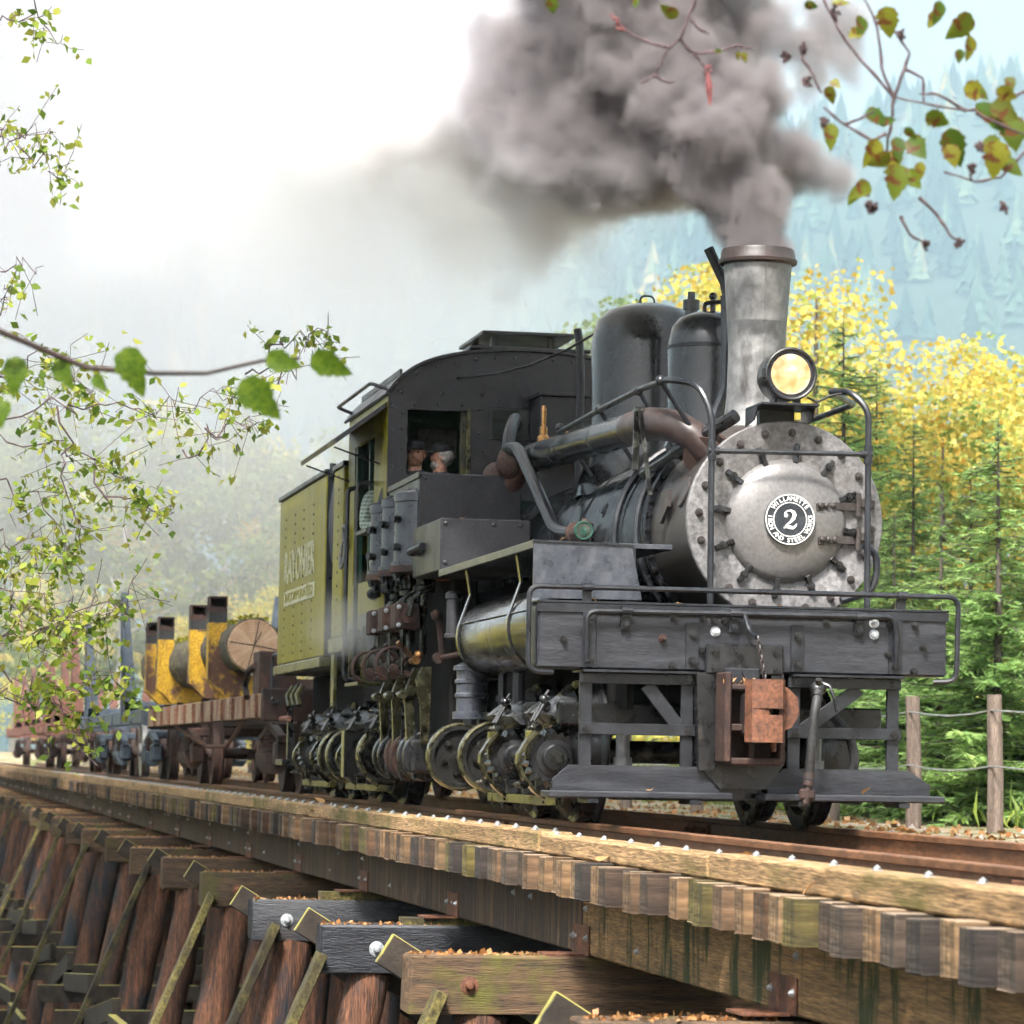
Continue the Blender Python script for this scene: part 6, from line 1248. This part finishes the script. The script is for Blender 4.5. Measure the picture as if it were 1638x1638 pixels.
def volume(name, label, cat, mn, mx, res, field, mat, step=1.0):
    g = GN(name); pos = g.n('GeometryNodeInputPosition').outputs[0]; d = field(g, pos)
    vc = g.n('GeometryNodeVolumeCube'); g.setin(vc.inputs['Density'], d); vc.inputs['Min'].default_value = mn; vc.inputs['Max'].default_value = mx
    vc.inputs['Resolution X'].default_value, vc.inputs['Resolution Y'].default_value, vc.inputs['Resolution Z'].default_value = res
    sm = g.n('GeometryNodeSetMaterial'); sm.inputs['Material'].default_value = MAT[mat]; g.t.links.new(vc.outputs[0], sm.inputs[0]); g.t.links.new(sm.outputs[0], g.out.inputs[0])
    vd = bpy.data.volumes.new(name); o = bpy.data.objects.new(name, vd); COL.objects.link(o); vd.materials.append(MAT[mat]); vd.render.step_size = step
    md = o.modifiers.new('gn', 'NODES'); md.node_group = g.t; o['kind'] = 'stuff'; o['label'] = label; o['category'] = cat; return o
def smoke_mat(name, dens, ramp, aniso=.25):
    t = NT(name); at = t.n('ShaderNodeAttribute'); at.attribute_name = 'density'
    tc = t.n('ShaderNodeTexCoord'); sp = t.n('ShaderNodeSeparateXYZ'); t.l(tc.outputs['Object'], sp.inputs[0])
    nz = t.noise(tc.outputs['Object'], .55, 3)
    u = t.math('ADD', t.math('MULTIPLY', t.math('ADD', sp.outputs[0], .6), -1/ramp[0]), t.math('MULTIPLY', t.math('SUBTRACT', nz, .5), ramp[1]))
    col = t.ramp(u, ramp[2]); pv = t.n('ShaderNodeVolumePrincipled'); t.l(col, pv.inputs['Color']); pv.inputs['Density'].default_value = dens
    pv.inputs['Density Attribute'].default_value = ''; pv.inputs['Anisotropy'].default_value = aniso
    t.l(t.math('MULTIPLY', at.outputs['Fac'], dens), pv.inputs['Density']); t.l(pv.outputs[0], t.out.inputs['Volume'])
smoke_mat('smoke_near', 2.6, (3.4, .9, [(0, (.4, .37, .38)), (.14, (.72, .7, .725)), (.26, (.94, .93, .955)), (.5, (.99, .975, .965)), (.7, (.965, .96, .975)), (.95, (.997, .994, .997))]), .0)
def plain_smoke(name, dens, col, aniso=.25):
    t = NT(name); pv = t.n('ShaderNodeVolumePrincipled'); pv.inputs['Color'].default_value = (*col, 1); pv.inputs['Density'].default_value = dens; pv.inputs['Anisotropy'].default_value = aniso
    t.l(pv.outputs[0], t.out.inputs['Volume'])
plain_smoke('smoke_far', .6, (.87, .855, .89))
plain_smoke('steam', 2.2, (.97, .97, .97))
def plume(g, pos, amp, fr, soft, x0, x1, boost=0.0, fade=2.5, decay=.06):
    sp = g.n('ShaderNodeSeparateXYZ'); g.setin(sp.inputs[0], pos); x, y, z = sp.outputs
    s = g.m('MAXIMUM', g.m('MULTIPLY', g.m('ADD', x, .1), -1), 0.0)
    rise = g.m('SUBTRACT', 1, g.m('POWER', 2.71828, g.m('MULTIPLY', s, -1.1)))
    zc = g.m('ADD', g.m('ADD', 3.95, g.m('MULTIPLY', rise, 1.45)), g.m('MULTIPLY', s, .125))
    R = g.m('ADD', g.m('ADD', .5, g.m('MULTIPLY', rise, .55)), g.m('MULTIPLY', s, .085))
    yc = g.m('SUBTRACT', .85, g.m('MULTIPLY', R, 1.2))
    dy = g.m('DIVIDE', g.m('SUBTRACT', y, yc), g.m('MULTIPLY', R, 1.25)); dz = g.m('DIVIDE', g.m('SUBTRACT', z, zc), R)
    dz = g.m('MULTIPLY', dz, g.m('ADD', .72, g.m('MULTIPLY', g.m('LESS_THAN', dz, 0.0), .28)))
    d = g.m('SQRT', g.m('ADD', g.m('MULTIPLY', dy, dy), g.m('MULTIPLY', dz, dz)))
    # column straight above the stack
    hz_ = g.m('MAXIMUM', g.m('SUBTRACT', z, 3.75), 0.0); cx = g.m('ADD', g.m('ADD', x, .1), g.m('MULTIPLY', hz_, .35)); cy = g.m('ADD', g.m('SUBTRACT', y, .4), g.m('MULTIPLY', hz_, .34)); rc = g.m('ADD', .21, g.m('MULTIPLY', g.m('MAXIMUM', g.m('SUBTRACT', z, 3.75), 0.0), .26))
    dc = g.m('DIVIDE', g.m('SQRT', g.m('ADD', g.m('MULTIPLY', cx, cx), g.m('MULTIPLY', cy, cy))), rc)
    dc = g.m('ADD', dc, g.m('MULTIPLY', g.m('LESS_THAN', z, 3.72), 10.0))
    front = g.m('MULTIPLY', g.m('MAXIMUM', g.m('ADD', x, .7), 0.0), 2.4); d = g.m('ADD', d, front)
    d = g.m('ADD', d, g.m('MULTIPLY', g.m('LESS_THAN', z, 3.72), g.m('MULTIPLY', g.m('GREATER_THAN', x, -1.2), 10.0)))
    d = g.m('ADD', d, g.m('MULTIPLY', g.m('MAXIMUM', g.m('SUBTRACT', 4.4, z), 0.0), g.m('MULTIPLY', g.m('DIVIDE', g.m('ADD', x, 2.6), 2.2, clamp=True), 1.7)))
    dm = g.m('SMOOTH_MIN', d, dc, .7)
    sc = g.m('DIVIDE', 1.0, g.m('POWER', R, .6)); cb = g.vm('SCALE', pos); cb.node.inputs['Scale'].default_value = 1.0; g.t.links.new(sc, cb.node.inputs['Scale'])
    n1 = g.noise(pos, fr, 6, .62).outputs[0]; n2 = g.noise(pos, fr*.4, 2, .5).outputs[0]
    nn = g.m('ADD', g.m('MULTIPLY', g.m('SUBTRACT', n1, .5), amp), g.m('MULTIPLY', g.m('SUBTRACT', n2, .5), amp*1.1))
    v = g.m('DIVIDE', g.m('SUBTRACT', g.m('ADD', 1.0, nn), dm), g.m('ADD', soft, g.m('MULTIPLY', s, .09)))
    v = g.m('MINIMUM', g.m('MAXIMUM', v, 0.0), 1.0)
    # thin out with distance down the line
    thin = g.m('ADD', g.m('DIVIDE', 1.0, g.m('ADD', 1.0, g.m('MULTIPLY', s, decay))), g.m('MULTIPLY', g.m('POWER', 2.71828, g.m('MULTIPLY', s, -.8)), boost))
    win = g.m('MULTIPLY', g.m('DIVIDE', g.m('SUBTRACT', x, x0), fade, clamp=True), g.m('DIVIDE', g.m('SUBTRACT', x1, x), 1.5 if x1 < 0 else .5, clamp=True))
    return g.m('MULTIPLY', g.m('MULTIPLY', v, thin), win)
volume('smoke_plume', 'dark grey and buff smoke billowing out of the chimney', 'smoke', (-5.2, -2.6, 3.72), (1.1, 1.9, 6.9), (132, 94, 66), lambda g, p: plume(g, p, 2.1, 1.9, .14, -5.2, 1.1, 5.0, 1.6, .3), 'smoke_near')
volume('smoke_bank', 'pale grey smoke bank trailing above the cab', 'smoke', (-16, -6.2, 3.9), (-3.4, 2.6, 8.8), (126, 88, 49), lambda g, p: plume(g, p, 2.1, 1.3, .2, -16, -3.4, 0.0, 11.0, .2), 'smoke_near')
def far_field(g, p):
    a = plume(g, p, 2.2, .26, 1.0, -62, -4.2)
    return a
volume('drifting_smoke', 'white smoke drifting back over the train to the upper left', 'smoke', (-62, -18, 3.5), (-4, 8, 22), (48, 22, 16), far_field, 'smoke_far', 3.0)
def veil(g, pos):
    sp = g.n('ShaderNodeSeparateXYZ'); g.setin(sp.inputs[0], pos); x, y, z = sp.outputs
    n1 = g.noise(pos, .06, 4, .6).outputs[0]; n = g.m('MAXIMUM', g.m('SUBTRACT', g.m('MULTIPLY', n1, 2.0), .45), 0.0)
    h = g.m('MULTIPLY', g.m('DIVIDE', g.m('SUBTRACT', z, 1.0), 8.0, clamp=True), g.m('DIVIDE', g.m('SUBTRACT', 34.0, z), 8.0, clamp=True))
    e = g.m('MULTIPLY', g.m('DIVIDE', g.m('ADD', x, 96.0), 10.0, clamp=True), g.m('DIVIDE', g.m('SUBTRACT', -20.0, x), 20.0, clamp=True))
    edge = g.m('ADD', 1.5, g.m('MULTIPLY', x, -.19))
    f = g.m('MULTIPLY', g.m('DIVIDE', g.m('ADD', y, 16.0), 5.0, clamp=True), g.m('DIVIDE', g.m('SUBTRACT', edge, y), 5.0, clamp=True))
    return g.m('MULTIPLY', g.m('MULTIPLY', n, h), g.m('MULTIPLY', e, f))
plain_smoke('smoke_veil', .032, (.86, .86, .9))
volume('smoke_veil', 'thin pale smoke veiling the trees behind the log cars', 'smoke', (-96, -16, 1), (-20, 20, 34), (38, 18, 17), veil, 'smoke_veil', 6.0)
def puff(c, r, fr):
    def f(g, pos):
        d = g.n('ShaderNodeVectorMath'); d.operation = 'DISTANCE'; g.setin(d.inputs[0], pos); d.inputs[1].default_value = c
        n1 = g.noise(pos, fr, 4, .6).outputs[0]
        return g.m('MULTIPLY', g.m('SUBTRACT', g.m('ADD', .75, g.m('MULTIPLY', g.m('SUBTRACT', n1, .5), 2.2)), g.m('DIVIDE', d.outputs['Value'], r)), 1.4, clamp=True)
    return f
volume('steam_puff', 'small white steam leak beside the cylinders below the cab', 'steam', (-7.5, -1.9, .9), (-5.9, -.9, 2.2), (40, 26, 32), puff((-6.7, -1.38, 1.5), .5, 2.4), 'steam', .15)
# haze over the valley
t = NT('haze_air'); pv = t.n('ShaderNodeVolumePrincipled'); pv.inputs['Color'].default_value = (.66, .87, 1.0, 1); pv.inputs['Density'].default_value = .0002; pv.inputs['Anisotropy'].default_value = .2; t.l(pv.outputs[0], t.out.inputs['Volume'])
MB().box(-3650, 450, -1600, 2300, -9, 1060).build('haze', 'haze_air', None, smooth=0, kind='stuff', label='pale blue haze filling the valley', cat='haze')

t = NT('added_haze_air'); pv = t.n('ShaderNodeVolumePrincipled'); pv.inputs['Color'].default_value = (.62, .84, 1.0, 1); pv.inputs['Density'].default_value = .0004; t.l(pv.outputs[0], t.out.inputs['Volume'])
MB().box(-720, -160, -160, 420, -8, 330).build('added_hill_haze', 'added_haze_air', None, smooth=0, kind='stuff', label='added blue haze box that fades the forested hillside', cat='mist')  # extra haze added so the hillside fades while the locomotive stays dark
